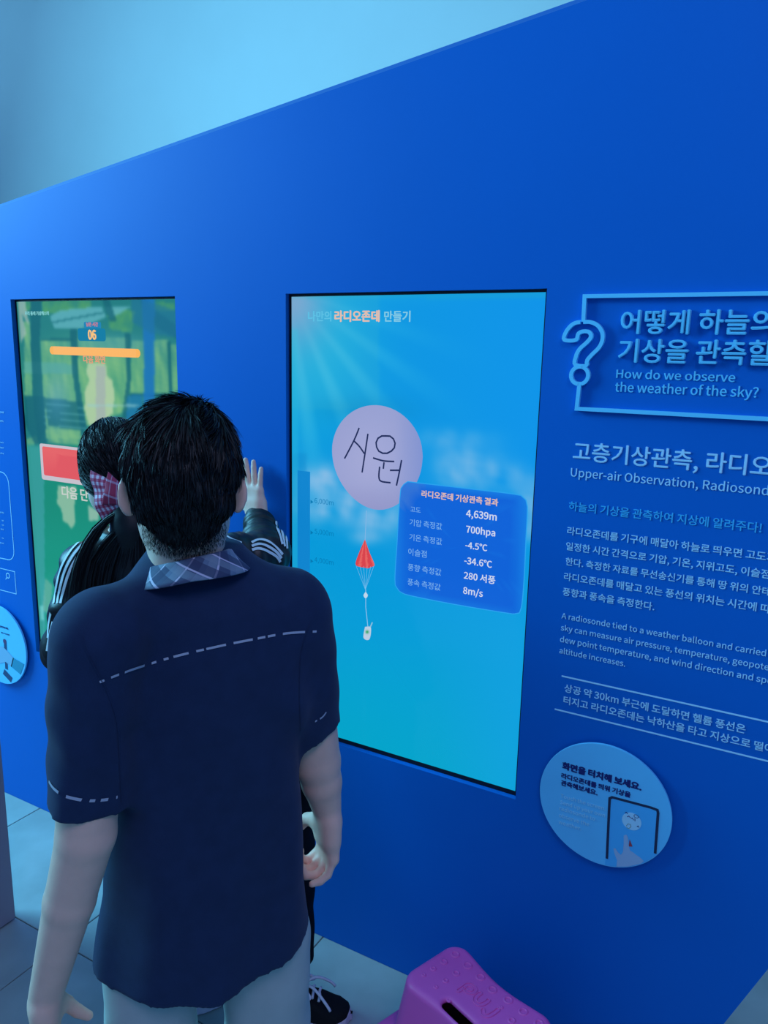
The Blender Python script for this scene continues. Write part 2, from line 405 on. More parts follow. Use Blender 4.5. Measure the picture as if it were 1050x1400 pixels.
def pavilion(u, v):
    n = fbm(u, v, 7, 4); n2 = fbm(u, v, 3, 3, 6)
    c = np.tile(np.array([34., 122, 122]), (len(u), 1))
    c = mixc(c, blob(u, v, 120, 520, 90, 60, 2), (60, 148, 116))
    g = (122, 184, 124)
    for q in ([(33, 440), (41, 440), (44, 540), (34, 545)], [(56, 465), (98, 465), (104, 540), (112, 600), (62, 600)], [(104, 462), (175, 462), (178, 560), (112, 585)], [(180, 466), (197, 466), (197, 538), (178, 538)], [(208, 464), (230, 464), (232, 538), (210, 538)], [(234, 470), (243, 470), (243, 536), (235, 536)],
              [(36, 600), (50, 595), (52, 606), (38, 612)], [(62, 586), (110, 590), (108, 610), (66, 604)]):
        c = mixc(c, .85*inpoly(u, v, q)*(.75+.4*n2), g)
    for q in ([(33, 405), (42, 405), (43, 425), (33, 425)], [(58, 408), (125, 410), (125, 420), (58, 430)], [(145, 420), (185, 425), (180, 455), (150, 450)], [(200, 412), (238, 414), (238, 425), (200, 423)]):
        c = mixc(c, .6*inpoly(u, v, q)*(.7+.5*n), (96, 170, 84))
    c = mixc(c, .8*inpoly(u, v, [(33, 494), (104, 498), (104, 512), (33, 510)]), (86, 166, 150))
    c = mixc(c, .5*blob(u, v, 150, 470, 60, 14), (70, 150, 170))
    for q in ([(68, 432), (84, 424), (139, 419), (145, 433), (112, 449), (74, 448)], [(143, 420), (178, 420), (150, 437)]):
        c = mixc(c, .85*inpoly(u, v, q), (92, 172, 182))
    c = mixc(c, inpoly(u, v, [(70, 440), (143, 426), (143, 428), (72, 442)]), (30, 110, 120))
    dk = (18, 96, 108)
    for q in ([(41, 405), (57, 405), (54, 470), (60, 560), (64, 612), (54, 612), (46, 560), (42, 470)],
              [(96, 450), (105, 450), (108, 520), (118, 580), (112, 600), (106, 560), (99, 510)],
              [(171, 455), (178, 455), (179, 520), (172, 580), (166, 580), (173, 520)],
              [(138, 405), (148, 405), (160, 440), (150, 440)], [(228, 466), (233, 466), (235, 540), (231, 540)],
              [(56, 463), (100, 463), (100, 466), (56, 466)], [(178, 537), (243, 538), (243, 543), (178, 542)],
              [(33, 540), (60, 543), (64, 585), (50, 612), (34, 580)], [(60, 543), (112, 550), (120, 590), (66, 582)],
              [(190, 405), (202, 405), (205, 420), (243, 445), (243, 464), (200, 440)]):
        c = mixc(c, .8*inpoly(u, v, q), dk)
    c = mixc(c, .85*inpoly(u, v, [(194, 405), (212, 405), (211, 480), (212, 580), (196, 580), (197, 480)]), (24, 112, 186))
    c = mixc(c, .6*inpoly(u, v, [(180, 405), (243, 425), (243, 462), (205, 455), (180, 440)]), (28, 110, 150))
    c = mixc(c, .7*inpoly(u, v, [(174, 540), (194, 540), (196, 580), (172, 580)]), (20, 110, 170))
    for y in (552, 562, 571, 580):
        c = mixc(c, .5*((abs(v-y-(u-66)*.12) < .7) & (u > 60) & (u < 118)), (110, 190, 190))
    c = mixc(c, .4*blob(u, v, 78, 545, 18, 40), (80, 150, 200))
    c = mixc(c, .9*inpoly(u, v, [(120, 496), (144, 496), (147, 515), (153, 520), (157, 540), (154, 565), (140, 578), (122, 582), (116, 560), (116, 535), (122, 520), (118, 508)]), (176, 204, 160))
    c = mixc(c, .8*inpoly(u, v, [(131, 500), (144, 500), (144, 585), (131, 585)]), (160, 174, 170))
    c = mixc(c, .6*((v > 553) & (v < 556) & (u > 120) & (u < 190)), (150, 200, 200))
    # lower half: plain green stage with reflections
    k = np.clip((v-606)/6, 0, 1); c = mixc(c, k, (20, 136, 112)); c = mixc(c, k*np.clip((v-690)/60, 0, 1)*.6, (22, 150, 128))
    c = mixc(c, k*inpoly(u, v, [(36, 606), (60, 606), (62, 900), (54, 900)])*.6, (70, 160, 168))
    c = mixc(c, .85*inpoly(u, v, [(79, 664), (104, 666), (102, 690), (103, 715), (98, 723), (92, 716), (86, 712), (84, 696), (78, 688)]), (150, 190, 160))
    c = mixc(c, .8*inpoly(u, v, [(120, 690), (136, 700), (134, 712), (122, 712)]), (160, 190, 170))
    c = mixc(c, .5*inpoly(u, v, [(62, 790), (72, 800), (68, 840), (58, 835)]), (140, 180, 160))
    c = mixc(c, .8*inpoly(u, v, [(54, 828), (59, 828), (60, 848), (56, 848)]), (110, 200, 200))
    c = mixc(c, .8*inpoly(u, v, [(33, 405), (24, 405), (28, 470), (36, 455), (30, 430), (40, 445)]), (150, 180, 170))
    return c
YS = .0155
def display(R, label, fn, nx, nz):
    t = thing('touch_display', label, 'screen', ((R[0]+R[2])/2, .03, R[1]))
    b = .0065; bb = .011
    o_ = [(R[0]-.02, R[1]-.02), (R[2]+.02, R[1]-.02), (R[2]+.02, R[3]+.02), (R[0]-.02, R[3]+.02)]
    i_ = [(R[0]+b, R[1]+bb), (R[2]-b, R[1]+bb), (R[2]-b, R[3]-b), (R[0]+b, R[3]-b)]
    # bezel sits inside the opening
    o_ = [(R[0]+.0008, R[1]+.0008), (R[2]-.0008, R[1]+.0008), (R[2]-.0008, R[3]-.0008), (R[0]+.0008, R[3]-.0008)]
    plate('bezel', [o_, i_], YS-.0015, .012, M['black'], t)
    box('housing', (R[0]+.002, .03, R[1]+.002), (R[2]-.002, .09, R[3]-.002), M['black'], t)
    sc = paint_screen('screen_panel', (R[0]+b, R[1]+bb, R[2]-b, R[3]-b), YS, nx, nz, fn, t)
    return t
td = display(RS, 'large upright touch screen showing a pale balloon in a bright blue sky', sky, 150, 260)
t2 = display(LS, 'large upright touch screen showing a green garden pavilion, left of the sky screen', pavilion, 150, 280)
YP = YS-.0008
def sp(u, v, y=None): return W(u, v, YP if y is None else y)[[0, 2]]
# --- sky screen graphics
def ball_fn(u, v):
    c = np.tile(np.array([150., 158, 206]), (len(u), 1))
    c = mixc(c, .8*blob(u, v, 505, 630, 45, 55), (166, 170, 214)); c = mixc(c, .7*np.clip((u-540)/40, 0, 1), (120, 140, 205))
    c = mixc(c, .5*np.clip((v-660)/40, 0, 1), (140, 140, 190)); return c
def flat_patch(name, loop, y, fn, parent, estr=1.0):
    """flat printed/lit patch with a smoothly varying colour"""
    c0 = np.mean(loop, 0); V = [(*c0,)]; rings = 8; n = len(loop)
    for r in range(1, rings+1): V += [tuple(c0+(np.array(p)-c0)*r/rings) for p in loop]
    F = [(0, 1+i, 1+(i+1) % n) for i in range(n)]
    for r in range(rings-1):
        for i in range(n): a = 1+r*n+i; b = 1+r*n+(i+1) % n; F.append((a, a+n, b+n, b))
    o = mesh(name, [(p[0], y, p[1]) for p in V], F, screen_mat(name+'_light', estr), parent)
    pts = np.array([(p[0], y, p[1]) for p in V]); q = pts-CAM; z = q@_f; u = 525+FPX*(q@R2)/z; v = 700-FPX*(q@U2)/z
    c = np.clip(fn(u, v), 0, 255)/255; c = np.where(c <= .04045, c/12.92, ((c+.055)/1.055)**2.4)
    at = o.data.color_attributes.new('screen', 'FLOAT_COLOR', 'POINT'); at.data.foreach_set('color', np.c_[c, np.ones(len(c))].astype(np.float32).ravel()); return o
def pxloop(pts, n=60):
    pts = [np.array(p, float) for p in pts]; q = polyline(pts+[pts[0]], n+1)[:-1]; return [tuple(sp(*p)) for p in q]
balloon_px = [(516+62*math.cos(t)*(1-.10*max(0, math.sin(t))**2), 620+(66 if math.sin(t) < 0 else 77)*math.sin(t)+math.cos(t)*4) for t in np.linspace(0, 2*math.pi, 25)[:-1]]
flat_patch('balloon_image', pxloop(balloon_px), YP, ball_fn, td)
ink = emis('ink_stroke', (28, 36, 84)); YI = YP-.0004
for s in ([(491, 585), (484, 602), (471, 627)], [(484, 603), (491, 610), (498, 620)], [(503, 593), (499, 620), (495, 646)],
          [(528, 596), (519, 597), (514, 606), (518, 617), (528, 620), (538, 614), (540, 605), (535, 597), (527, 596)],
          [(510, 626), (524, 630), (539, 631)], [(525, 632), (524, 641)], [(519, 638), (518, 652), (521, 658), (534, 660)], [(533, 643), (546, 643)], [(549, 629), (546, 645), (542, 664)]):
    q = polyline([np.array(p, float) for p in s], 14)
    stroke('handwriting', q, .0040, YI, ink, td, .0002)
wht = emis('screen_white_text', (205, 215, 235)); ylw = emis('screen_peach_text', (224, 188, 170)); teal = emis('screen_blue_text', (90, 190, 225)); tdk = emis('screen_dim_text', (0, 120, 178)); pale = emis('screen_pale_text', (120, 178, 235))
stroke('balloon_string', [(501, 698), (500, 720), (499, 740)], .0018, YP, emis('string_image', (130, 180, 225)), td, .0002)
chute = pxloop([(499, 737), (505, 755), (512, 772), (508, 775), (503, 777), (498, 776), (492, 775), (486, 771), (492, 753)], 40)
def red_fn(u, v):
    c = np.tile(np.array([216., 66, 74]), (len(u), 1)); c = mixc(c, .6*(np.sin((u-499)/(np.maximum(v-733, 4))*26) > .4), (240, 120, 110)); return c
flat_patch('parachute_image', chute, YP, red_fn, td)
for x in (487, 492, 497, 502, 507, 511): stroke('parachute_line', [(x, 774), (499.5, 806)], .0008, YP, emis('line_image', (120, 190, 235)), td, .0002)
stroke('parachute_line', [(500, 806), (500, 830), (503, 858)], .0016, YP, emis('line_image2', (150, 200, 240)), td, .0002)
flat_patch('swivel_image', pxloop([(500, 809), (503, 814), (500, 818), (497, 814)], 16), YI, lambda u, v: np.tile(np.array([190., 215, 235]), (len(u), 1)), td)
flat_patch('radiosonde_image', pxloop([(499, 857), (507, 858), (505, 874), (497, 872)], 24), YP, lambda u, v: mixc(np.tile(np.array([186., 205, 226]), (len(u), 1)), blob(u, v, 502, 864, 2.2, 2.2), (40, 160, 90)), td)
stroke('radiosonde_antenna', [(506, 858), (509, 851)], .0030, YP, emis('antenna_image', (140, 190, 220)), td, .0002)
# card
card = [(548, 668), (556, 659), (570, 660), (640, 668), (706, 676), (716, 681), (721, 692), (719, 740), (716, 800), (712, 834), (705, 839), (692, 838), (620, 826), (556, 813), (545, 806), (540, 795), (543, 740), (546, 690)]
cl_ = [tuple(sp(*p, YP-.0003)) for p in polyline([np.array(p, float) for p in card+[card[0]]], 90)[:-1]]
def card_fn(u, v):
    c = np.tile(np.array([10., 96, 214]), (len(u), 1))
    e = np.maximum(np.clip((558-u)/18, 0, 1), np.clip((u-700)/18, 0, 1)); e = np.maximum(e, np.clip((v-808-(u-560)*.19)/10, 0, 1)); e = np.maximum(e, np.clip((668+(u-560)*.1-v)/8, 0, 1))
    c = mixc(c, e*.8, (20, 130, 228)); c = mixc(c, .6*inpoly(u, v, [(540, 655), (578, 655), (576, 672), (560, 690), (540, 692)]), (70, 120, 210))
    ln = (v-(u-560)*.12); c = mixc(c, .25*(np.abs(((ln-712) % 21)-10) < .8), (20, 120, 225)); return c
flat_patch('result_card', cl_, YP-.0003, card_fn, td)
stroke_xz('result_card_border', cl_, .0022, YP-.0006, emis('card_border', (40, 160, 236)), td, .0002, True)
YT = YP-.0010
def stext(s, pl, pr, m, bold=0.0, parent=td, vsc=1.0, slant=0, y=YT): return wtext(s, s, pl, pr, m, parent, y, .0002, bold, vsc)
stext('라디오존데 기상관측 결과', (576, 681), (681, 691), ylw, .010)
rows = [('고도', (561, 699), (575, 700.5), '4,639m', (637, 707), (679, 711.5)), ('기압 측정값', (560, 719), (604, 724), '700hpa', (637, 728.5), (677, 733)),
        ('기온 측정값', (559.5, 739), (604, 745), '-4.5℃', (636, 750), (666, 753)), ('이슬점', (558, 759), (583, 762.5), '-34.6℃', (634.5, 771), (672.5, 776)),
        ('풍향 측정값', (557.5, 780), (603, 787), '280 서풍', (634, 791), (677, 798)), ('풍속 측정값', (557, 800.5), (602, 807), '8m/s', (633, 812), (660, 816))]
for a, b, c, d, e, f in rows: stext(a, b, c, pale); stext(d, e, f, wht, .008)
stext('나만의', (421, 439), (453, 440), teal, .01); stext('라디오존데', (457, 440), (519, 440.5), ylw, .016); stext('만들기', (525, 439.5), (561, 440), emis('screen_cyan_text', (130, 200, 225)), .01)
q0, q1 = sp(407, 787), sp(424, 645)
mesh('altitude_gauge', [(q0[0], YP, q0[1]), (q1[0], YP, q0[1]), (q1[0], YP, q1[1]), (q0[0], YP, q1[1])], [(0, 1, 2, 3)], emis('gauge', (12, 132, 206)), td)
for y, s in ((689, '6,000m'), (731, '5,000m'), (770, '4,000m')):
    stext(s, (430, y), (456, y+1), tdk); stext('▶', (424.5, y), (428.5, y), tdk)
# --- pavilion screen graphics
orange = emis('bar_orange', (250, 178, 84))
stroke('progress_bar', [(73, 479), (100, 480), (186, 483)], .024, YP, orange, t2, .0002)
for u, v in ((71.5, 479), (187.5, 483)): flat_patch('progress_bar_end', ellipse(*sp(u, v), .012, .012, 20), YP+.0001, lambda u, v: np.tile(np.array([250., 178, 84]), (len(u), 1)), t2)
q0, q1 = sp(107, 466), sp(144, 449)
flat_patch('timer_badge', rrect(q0[0], q0[1], q1[0], q1[1], .008), YP, lambda u, v: np.tile(np.array([14., 122, 160]), (len(u), 1)), t2)
q0, q1 = sp(115, 449), sp(138, 440); flat_patch('timer_badge', rrect(q0[0], q0[1], q1[0], q1[1], .005), YP, lambda u, v: np.tile(np.array([30., 130, 176]), (len(u), 1)), t2)
wtext('06', '06', (120.5, 464.5), (132, 465), emis('timer_digits', (246, 190, 110)), t2, YT, .0002, .02, 1, 'lettering', 14)
stext('남은 시간', (118, 446), (134, 446.5), emis('timer_caption', (220, 110, 110)), .01, t2)
stext('다음 화면', (114, 496.5), (144, 497.5), emis('timer_caption2', (230, 150, 110)), .01, t2)
stext('우리 동네 기상캐스터', (34, 431), (67, 431.5), emis('caption', (120, 190, 190)), .02, t2)
q0, q1 = W(54, 652, YP), W(232, 607, YP)
L_ = rrect(W(54, 607, YP)[0], W(56, 655, YP)[2], W(205, 600, YP)[0], W(54, 606, YP)[2], .008)
flat_patch('result_panel', L_, YP, lambda u, v: np.tile(np.array([196., 190, 200]), (len(u), 1)), t2)
L2 = rrect(W(57.5, 607, YP)[0], W(60, 649.5, YP)[2], W(203, 600, YP)[0], W(57, 610, YP)[2], .006)
flat_patch('result_panel_fill', L2, YI, lambda u, v: mixc(np.tile(np.array([222., 84, 88]), (len(u), 1)), .35*(v < 622), (240, 120, 110)), t2)
stext('다음 단계', (85, 682), (132, 686), emis('stage_text', (196, 204, 198)), .01, t2)

# ------------------------------------------------------------------ title sign (raised letters) and wall lettering
ts = thing('title_sign', 'raised light blue title lettering inside a thin outline frame with a question mark', 'sign', tuple(W(800, 480)))
c_ = M['cyan']; TH = .010; LW = .0075
f1, f2 = W(801, 404), W(790, 558.5); zt, zb = f1[2]-.002, f2[2]; fx = (f1[0]+f2[0])/2
qt = W(803, 441); qb = W(795, 522)
XR = .40
stroke_xz('frame_line', [(W(799, 441)[0], W(799, 440)[2]), (fx, zt), (XR, zt)], LW, -TH, c_, ts, TH)
stroke_xz('frame_line', [(W(794, 523)[0], W(794, 522)[2]), (fx, zb), (XR, zb)], LW, -TH, c_, ts, TH)
# question mark outline, traced as a hollow hook
g6 = lambda x, y: W(750+x/3.5, 380+y/3.5)[[0, 2]]
hook = [(172, 212), (205, 212), (240, 228), (262, 262), (262, 300), (245, 335), (212, 368), (190, 395), (184, 420), (133, 414), (138, 372), (155, 340), (185, 312), (205, 290), (208, 272), (196, 258), (168, 257), (148, 268), (136, 297), (82, 296), (88, 262), (112, 230), (135, 216), (158, 212)]
hk = []
for i, p in enumerate(hook): hk.append(g6(*p))
stroke_xz('question_mark', polyline(hk, 90), LW, -TH-.0001, c_, ts, TH)
cc = g6(154, 466); stroke_xz('question_mark_dot', [tuple(cc+A(math.cos(t), math.sin(t))*.0172) for t in np.linspace(-1.3, 4.6, 40)], LW, -TH-.0003, c_, ts, TH)
stroke_xz('question_mark', [g6(156, 418), g6(155, 434)], LW, -TH-.0006, c_, ts, TH)
wtext('어떻게 하늘의', '어떻게 하늘', (847, 457), (1023, 457.5), c_, ts, -TH, TH, .009)
wtext('기상을 관측할까?', '기상을 관측', (844, 496), (1018.6, 498.6), c_, ts, -TH, TH, .009)
wtext('How do we observe', 'How do we observe', (842, 517.7), (1005, 521.4), c_, ts, -.001, .001, .008, 1, 'lettering', 11.6)
wtext('the weather of the sky?', 'the weather of the sky?', (840.3, 536.6), (1036.6, 543), c_, ts, -.001, .001, .008, 1, 'lettering')
v_ = M['vinyl']
def block(label, lines, m, loc, bold=.006):
    t = thing('wall_lettering', label, 'lettering', tuple(W(*loc)))
    for a in lines: wtext(a[0], a[1], a[2], a[3], m, t, bold=bold)
    return t
hb = block('large pale heading lines naming upper-air observation, below the framed title', [('고층기상관측, 라디오존데', '고층기상관측, 라디', (783, 625), (1020, 647))], v_, (800, 640), .008)
wtext('Upper-air Observation, Radiosonde', 'Upper-air Observation, Radioson', (780, 652), (1038.6, 675.7), v_, hb, bold=.004)
block('bright cyan single line of lettering ending in an exclamation mark', [('하늘의 기상을 관측하여 지상에 알려주다!', '하늘의 기상을 관측하여 지상에 알려주다!', (777, 700.5), (1041, 726.7))], M['cyanvinyl'], (800, 700), .008)
block('five-line pale Korean paragraph under the cyan line', [
    ('라디오존데를 기구에 매달아 하늘로 띄우면 고도가', '라디오존데를 기구에 매달아 하늘로 띄우면 고도', (775, 733.5), (1047, 764.5)),
    ('일정한 시간 간격으로 기압, 기온, 지위고도, 이슬점', '일정한 시간 간격으로 기압, 기온, 지위고도, 이슬점', (773.4, 753.5), (1052, 789.6)),
    ('한다. 측정한 자료를 무선송신기를 통해 땅 위의 안테나', '한다. 측정한 자료를 무선송신기를 통해 땅 위의 안', (772.8, 774.3), (1040.5, 811)),
    ('라디오존데를 매달고 있는 풍선의 위치는 시간에 따라', '라디오존데를 매달고 있는 풍선의 위치는 시간에', (770.7, 794.6), (1034, 834.7)),
    ('풍향과 풍속을 측정한다.', '풍향과 풍속을 측정한다.', (769, 814.7), (894.4, 834.5))], v_, (775, 780), .007)
block('four-line pale English paragraph beginning with A radiosonde tied', [
    ('A radiosonde tied to a weather balloon and carried', 'A radiosonde tied to a weather balloon and carried', (767.5, 846), (1047, 896.7)),
    ('sky can measure air pressure, temperature, geopoten', 'sky can measure air pressure, temperature, geopote', (766.6, 862.5), (1051, 916)),
    ('dew point temperature, and wind direction and spee', 'dew point temperature, and wind direction and', (765.4, 878.4), (1029.3, 929.8)),
    ('altitude increases.', 'altitude increases.', (764.5, 893.5), (854.6, 911))], v_, (770, 880), .004)
nb = block('two-line pale Korean note ruled off by a thin line above and below', [
    ('상공 약 30km 부근에 도달하면 헬륨 풍선은', '상공 약 30km 부근에 도달하면 헬륨 풍선은', (771, 948), (1019, 1001)),
    ('터지고 라디오존데는 낙하산을 타고 지상으로 떨어진다.', '터지고 라디오존데는 낙하산을 타고 지상으로', (770, 962.5), (1025.5, 1022.8))], v_, (770, 950), .008)
for a, b in (((768, 924), (1050, 987)), ((758.5, 969), (1050, 1041))):
    A0, B0 = W(*a), W(*b); z = (A0[2]+B0[2])/2
    stroke_xz('rule_line', [(A0[0], z), (.12, z)], .0034, -.0006, v_, nb)
# left side lettering, cut by the frame
lt = thing('wall_lettering', 'cut-off column of tiny pale lettering and outlined boxes at the left edge', 'lettering', tuple(W(5, 700)))
for y, s in ((565, '날씨를'), (577, '예보한다.'), (606, 'weather forecast to'), (613, 'the meteorological'), (621, 'makes an official'), (702, '기상을 매일'), (713, '관측'), (719, '하여'), (725, '예보관'), (737, '자료'), (744, '분석하여')):
    me = text_mesh(s, .01); lo, hi = bbox(me); b = W(5.5, y); sc_ = .019 if y < 600 else (.017 if y < 640 else .0165)
    me.transform(Matrix(((sc_, 0, 0, b[0]-hi[0]*sc_), (0, 0, -sc_, -.0005), (0, sc_, 0, b[2]), (0, 0, 0, 1)))); link('lettering', me, v_, lt)
ca, cb = W(10, 655), W(17, 752); xr_ = W(15, 700)[0]
stroke_xz('outline_box', rrect(xr_-.5, W(10, 765)[2], xr_, W(0, 645)[2], .035), .0025, -.0006, v_, lt, .0004, True)
s1, s2 = W(20, 780), W(22, 812)
stroke_xz('outline_box', [(s1[0]-.5, s2[2]), (s1[0], s2[2]), (s1[0], s1[2]-.004), (s1[0]-.5, s1[2]-.004)], .0022, -.0006, v_, lt, .0004, True)
mg = W(11, 787)[[0, 2]]; stroke_xz('magnifier_icon', ellipse(mg[0], mg[1], .0085, .0085, 20), .003, -.0006, v_, lt, .0004, True)
stroke_xz('magnifier_icon', [mg+A(-.006, -.007), mg+A(-.013, -.015)], .003, -.0006, v_, lt)

# ------------------------------------------------------------------ round signs
YD = -.015
def disc(label, cx, cz, r):
    t = thing('round_sign', label, 'sign', (cx, -.01, cz))
    o = plate('disc', [ellipse(cx, cz, r, r, 96)], YD, .006, M['disc'], t, .001)
    plate('spacer', [ellipse(cx, cz, r*.45, r*.45, 32)], YD+.006, .009, M['navyprint'], t); return t
dl, dr_, dt, db = W(735.6, 1080, YD), W(921.4, 1128, YD), W(799, 1014, YD), W(853, 1189.7, YD)
cx, cz = (dl[0]+dr_[0])/2, (dt[2]+db[2])/2; rd = ((dr_[0]-dl[0])+(dt[2]-db[2]))/4
ds = disc('round light blue sign with a drawing of a finger touching a phone', cx, cz, rd)
YE = YD-.0005
def dtext(s, pl, pr, m, bold, y=YE): return wtext(s, s, pl, pr, m, ds, y, .0003, bold)
dtext('화면을 터치해 보세요.', (768, 1052), (877, 1081.5), M['navyprint'], .025)
dtext('라디오존데를 띄워 기상을', (767, 1064.5), (862, 1090.5), M['navyprint'], .018)
dtext('관측해보세요.', (766.5, 1074), (817, 1087.5), M['navyprint'], .018)
for s, a, b in (('Touch the screen.', (766, 1091.4), (827.7, 1107)), ('Send up your own', (765.5, 1100), (827, 1116.5)), ('radiosonde to', (764.5, 1108.5), (813.5, 1121)), ('observe the', (763.8, 1117.7), (805.5, 1129)), ('weather.', (763.3, 1126.4), (794.6, 1135))):
    dtext(s, a, b, M['paleprint'], .006)
g8 = lambda x, y, yy=YE: W(710+x/4.375, 1000+y/4.375, yy)[[0, 2]]
def clip_disc(L): 
    out = []
    for p in L:
        d = A(p[0]-cx, p[1]-cz); n = np.linalg.norm(d); out.append(tuple(A(cx, cz)+d*min(1, (rd-.002)/n)))
    return out
def dense(L, n=120): 
    L = [np.array(p) for p in L]; out = []
    for i in range(len(L)):
        a, b = L[i], L[(i+1) % len(L)]
        for k in range(10): out.append(a+(b-a)*k/10)
    return out
ph = [g8(540, 405), g8(556, 393), g8(815, 462), g8(832, 488), g8(812, 800), g8(790, 860), g8(530, 820), g8(512, 805)]
ph_d = clip_disc(dense(ph)); phs = mat('phone_print_sky', (.08, .50, .92), .4)
plate('phone_drawing', [ph_d], YE, .0004, phs, ds)
nv = mat('phone_print_frame', (.012, .02, .07), .45)
phl = [p for p in dense(ph[:6])[:-9]]; phl = [A(*p) for p in phl if np.linalg.norm(A(p[0]-cx, p[1]-cz)) < rd-.003]
pa = [p for p in (list(dense([g8(522, 800), g8(540, 405)])[:10])+[g8(541, 400), g8(556, 394)]+list(dense([g8(556, 394), g8(812, 462)])[1:10])+[g8(826, 470), g8(830, 488)]+list(dense([g8(830, 488), g8(808, 790)])[1:10])) if np.linalg.norm(A(p[0]-cx, p[1]-cz)) < rd-.004]
stroke_xz('phone_outline', pa, .0055, YE-.0003, nv, ds, .0003)
bc = g8(672, 538); plate('printed_balloon', [ellipse(bc[0], bc[1], .0200, .0200, 36)], YE-.0004, .0003, mat('printed_balloon_white', (.50, .78, .95), .5), ds)
for i, (a, b) in enumerate((((632, 488), (648, 492)), ((645, 510), (665, 516)), ((668, 520), (684, 530)), ((690, 520), (692, 536)), ((704, 570), (716, 574)))):
    p, q = g8(*a), g8(*b); stroke_xz('balloon_mark', [p, (p+q)/2+A(0, .003), q], .0014, YE-.0007, M['navyprint'], ds, .0002)
stroke_xz('balloon_mark', [g8(685, 505), g8(690, 497), g8(700, 498), g8(708, 504), g8(716, 512), g8(704, 518), g8(690, 512), g8(685, 505)], .0010, YE-.0007, M['navyprint'], ds, .0002)
stroke_xz('balloon_mark', [g8(640, 565), g8(650, 552), g8(664, 556), g8(668, 570), g8(655, 580), g8(642, 574)], .0012, YE-.0007, mat('olive_print', (.25, .35, .3), .5), ds, .0002)
plate('printed_parachute', [[g8(660, 645), g8(677, 688), g8(654, 688)]], YE-.0004, .0003, mat('red_print', (.45, .05, .08), .5), ds)
hnd = [(625, 622), (640, 616), (650, 632), (655, 680), (662, 712), (680, 722), (700, 738), (722, 752), (745, 775), (742, 812), (660, 830), (585, 825), (585, 770), (570, 730), (563, 700), (575, 698), (590, 722), (608, 738), (620, 720), (625, 670)]
plate('printed_hand', [clip_disc([tuple(g8(*p)) for p in hnd])], YE-.0007, .0003, mat('grey_hand_print', (.42, .54, .74), .5), ds)
# left round sign
la, lb = W(34.5, 880, YD), W(10, 933, YD); zt2 = W(8, 829, YD)[2]; zb2 = W(5, 936.5, YD)[2]
r2_ = (zt2-zb2)/2; cx2 = la[0]-r2_; cz2 = cz
r2_ = rd; cx2 = la[0]-r2_; cz2 = (zt2+zb2)/2
d2 = disc('round light blue sign at the left edge showing a hand holding a stick', cx2, cz2, r2_)
def d2p(u, v, y=YE): return W(u, v, y)[[0, 2]]
def tr_(s, u, v, size, m, bold=.02):
    me = text_mesh(s, bold); lo, hi = bbox(me); b = W(u, v, YE)
    me.transform(Matrix(((size, 0, 0, b[0]-hi[0]*size), (0, 0, -size, YE), (0, size, 0, b[2]), (0, 0, 0, 1)))); link('lettering', me, m, d2)
tr_('화면을 보고 움직여보세요.', 12, 861, .023, M['navyprint']); tr_('화면 속 기상 영상을', 13, 869, .016, M['navyprint'])
dg = mat('stick_print', (.02, .06, .16), .5)
stroke_xz('printed_stick', [d2p(7, 878), d2p(8, 895), d2p(9, 915)], .014, YE-.0002, dg, d2, .0002)
stroke_xz('printed_stick', [d2p(5, 918), d2p(16, 930)], .022, YE-.0002, dg, d2, .0002)
plate('printed_knob', [ellipse(*d2p(6.5, 877), .009, .009, 20)], YE-.0004, .0002, mat('plum_print', (.12, .05, .15), .5), d2)
plate('printed_hand', [[d2p(-4, 884), d2p(4, 884), d2p(12, 892), d2p(19, 900), d2p(16, 912), d2p(8, 905), d2p(-4, 908)]], YE-.0006, .0002, mat('hand_print', (.30, .50, .70), .5), d2)
plate('printed_sleeve', [[d2p(18, 899), d2p(33, 908), d2p(28, 922), d2p(15, 911)]], YE-.0006, .0002, mat('teal_print', (.03, .30, .45), .5), d2)

# ------------------------------------------------------------------ magenta step stool
O2 = A(-.5973, -.1198); E1 = A(.93124, -.36440); E2 = A(.36440, .93124); SH = .25
def sl_(a, b, z): p = O2+a*E1+b*E2; return A(p[0], p[1], z)
st = thing('step_stool', 'magenta plastic step stool with raised dots and a handle slot, beside the wall', 'stool', tuple(sl_(.137, -.065, 0)))
def stool_fn(X, Y, Z):
    dx, dy = X-O2[0], Y-O2[1]; a = dx*E1[0]+dy*E1[1]-.137; b = dx*E2[0]+dy*E2[1]+.065
    drop = SH-Z
    fl_ = 1+.0*drop
    waist = .008*np.cos(np.clip(a/.15, -1, 1)*math.pi)
    hx = .150+drop*.10; hy = .083-waist+drop*.16
    step = np.clip((.115-Z)/.012, 0, 1)
    hx = hx+step*.035; hy = hy+step*.030
    r = .042
    qx = np.abs(a)-hx+r; qy = np.abs(b)-hy+r
    d2 = np.sqrt(np.maximum(qx, 0)**2+np.maximum(qy, 0)**2)+np.minimum(np.maximum(qx, qy), 0)-r
    dz = Z-SH-.004*np.abs(a/.15)**2
    r3 = .012; u_, v_2 = d2+r3, dz+r3
    d = np.sqrt(np.maximum(u_, 0)**2+np.maximum(v_2, 0)**2)+np.minimum(np.maximum(u_, v_2), 0)-r3
    d = np.maximum(d, -Z+.001)
    inner = np.maximum(d2+.012, Z-(SH-.014)); d = np.maximum(d, -inner)   # hollow underneath
    sx = np.maximum(np.abs(a)-.032, 0); s = np.sqrt(sx**2+(b+.054)**2)-.012
    k = .010; D = -s; hh = np.maximum(k-np.abs(d-D), 0)/k; d = np.maximum(d, D)+hh*hh*k*.25
    # arched opening between the feet on the long and short sides
    return d*.95
so = Solid().fun(stool_fn, np.minimum(sl_(-.12, -.25, -.004), sl_(-.12, .15, 0))-A(.05, .12, 0), np.maximum(sl_(.40, .15, SH+.02), sl_(.4, -.25, SH))+A(.08, .1, 0), .003)
stb = so.obj('body', .003, M['pink'], st)
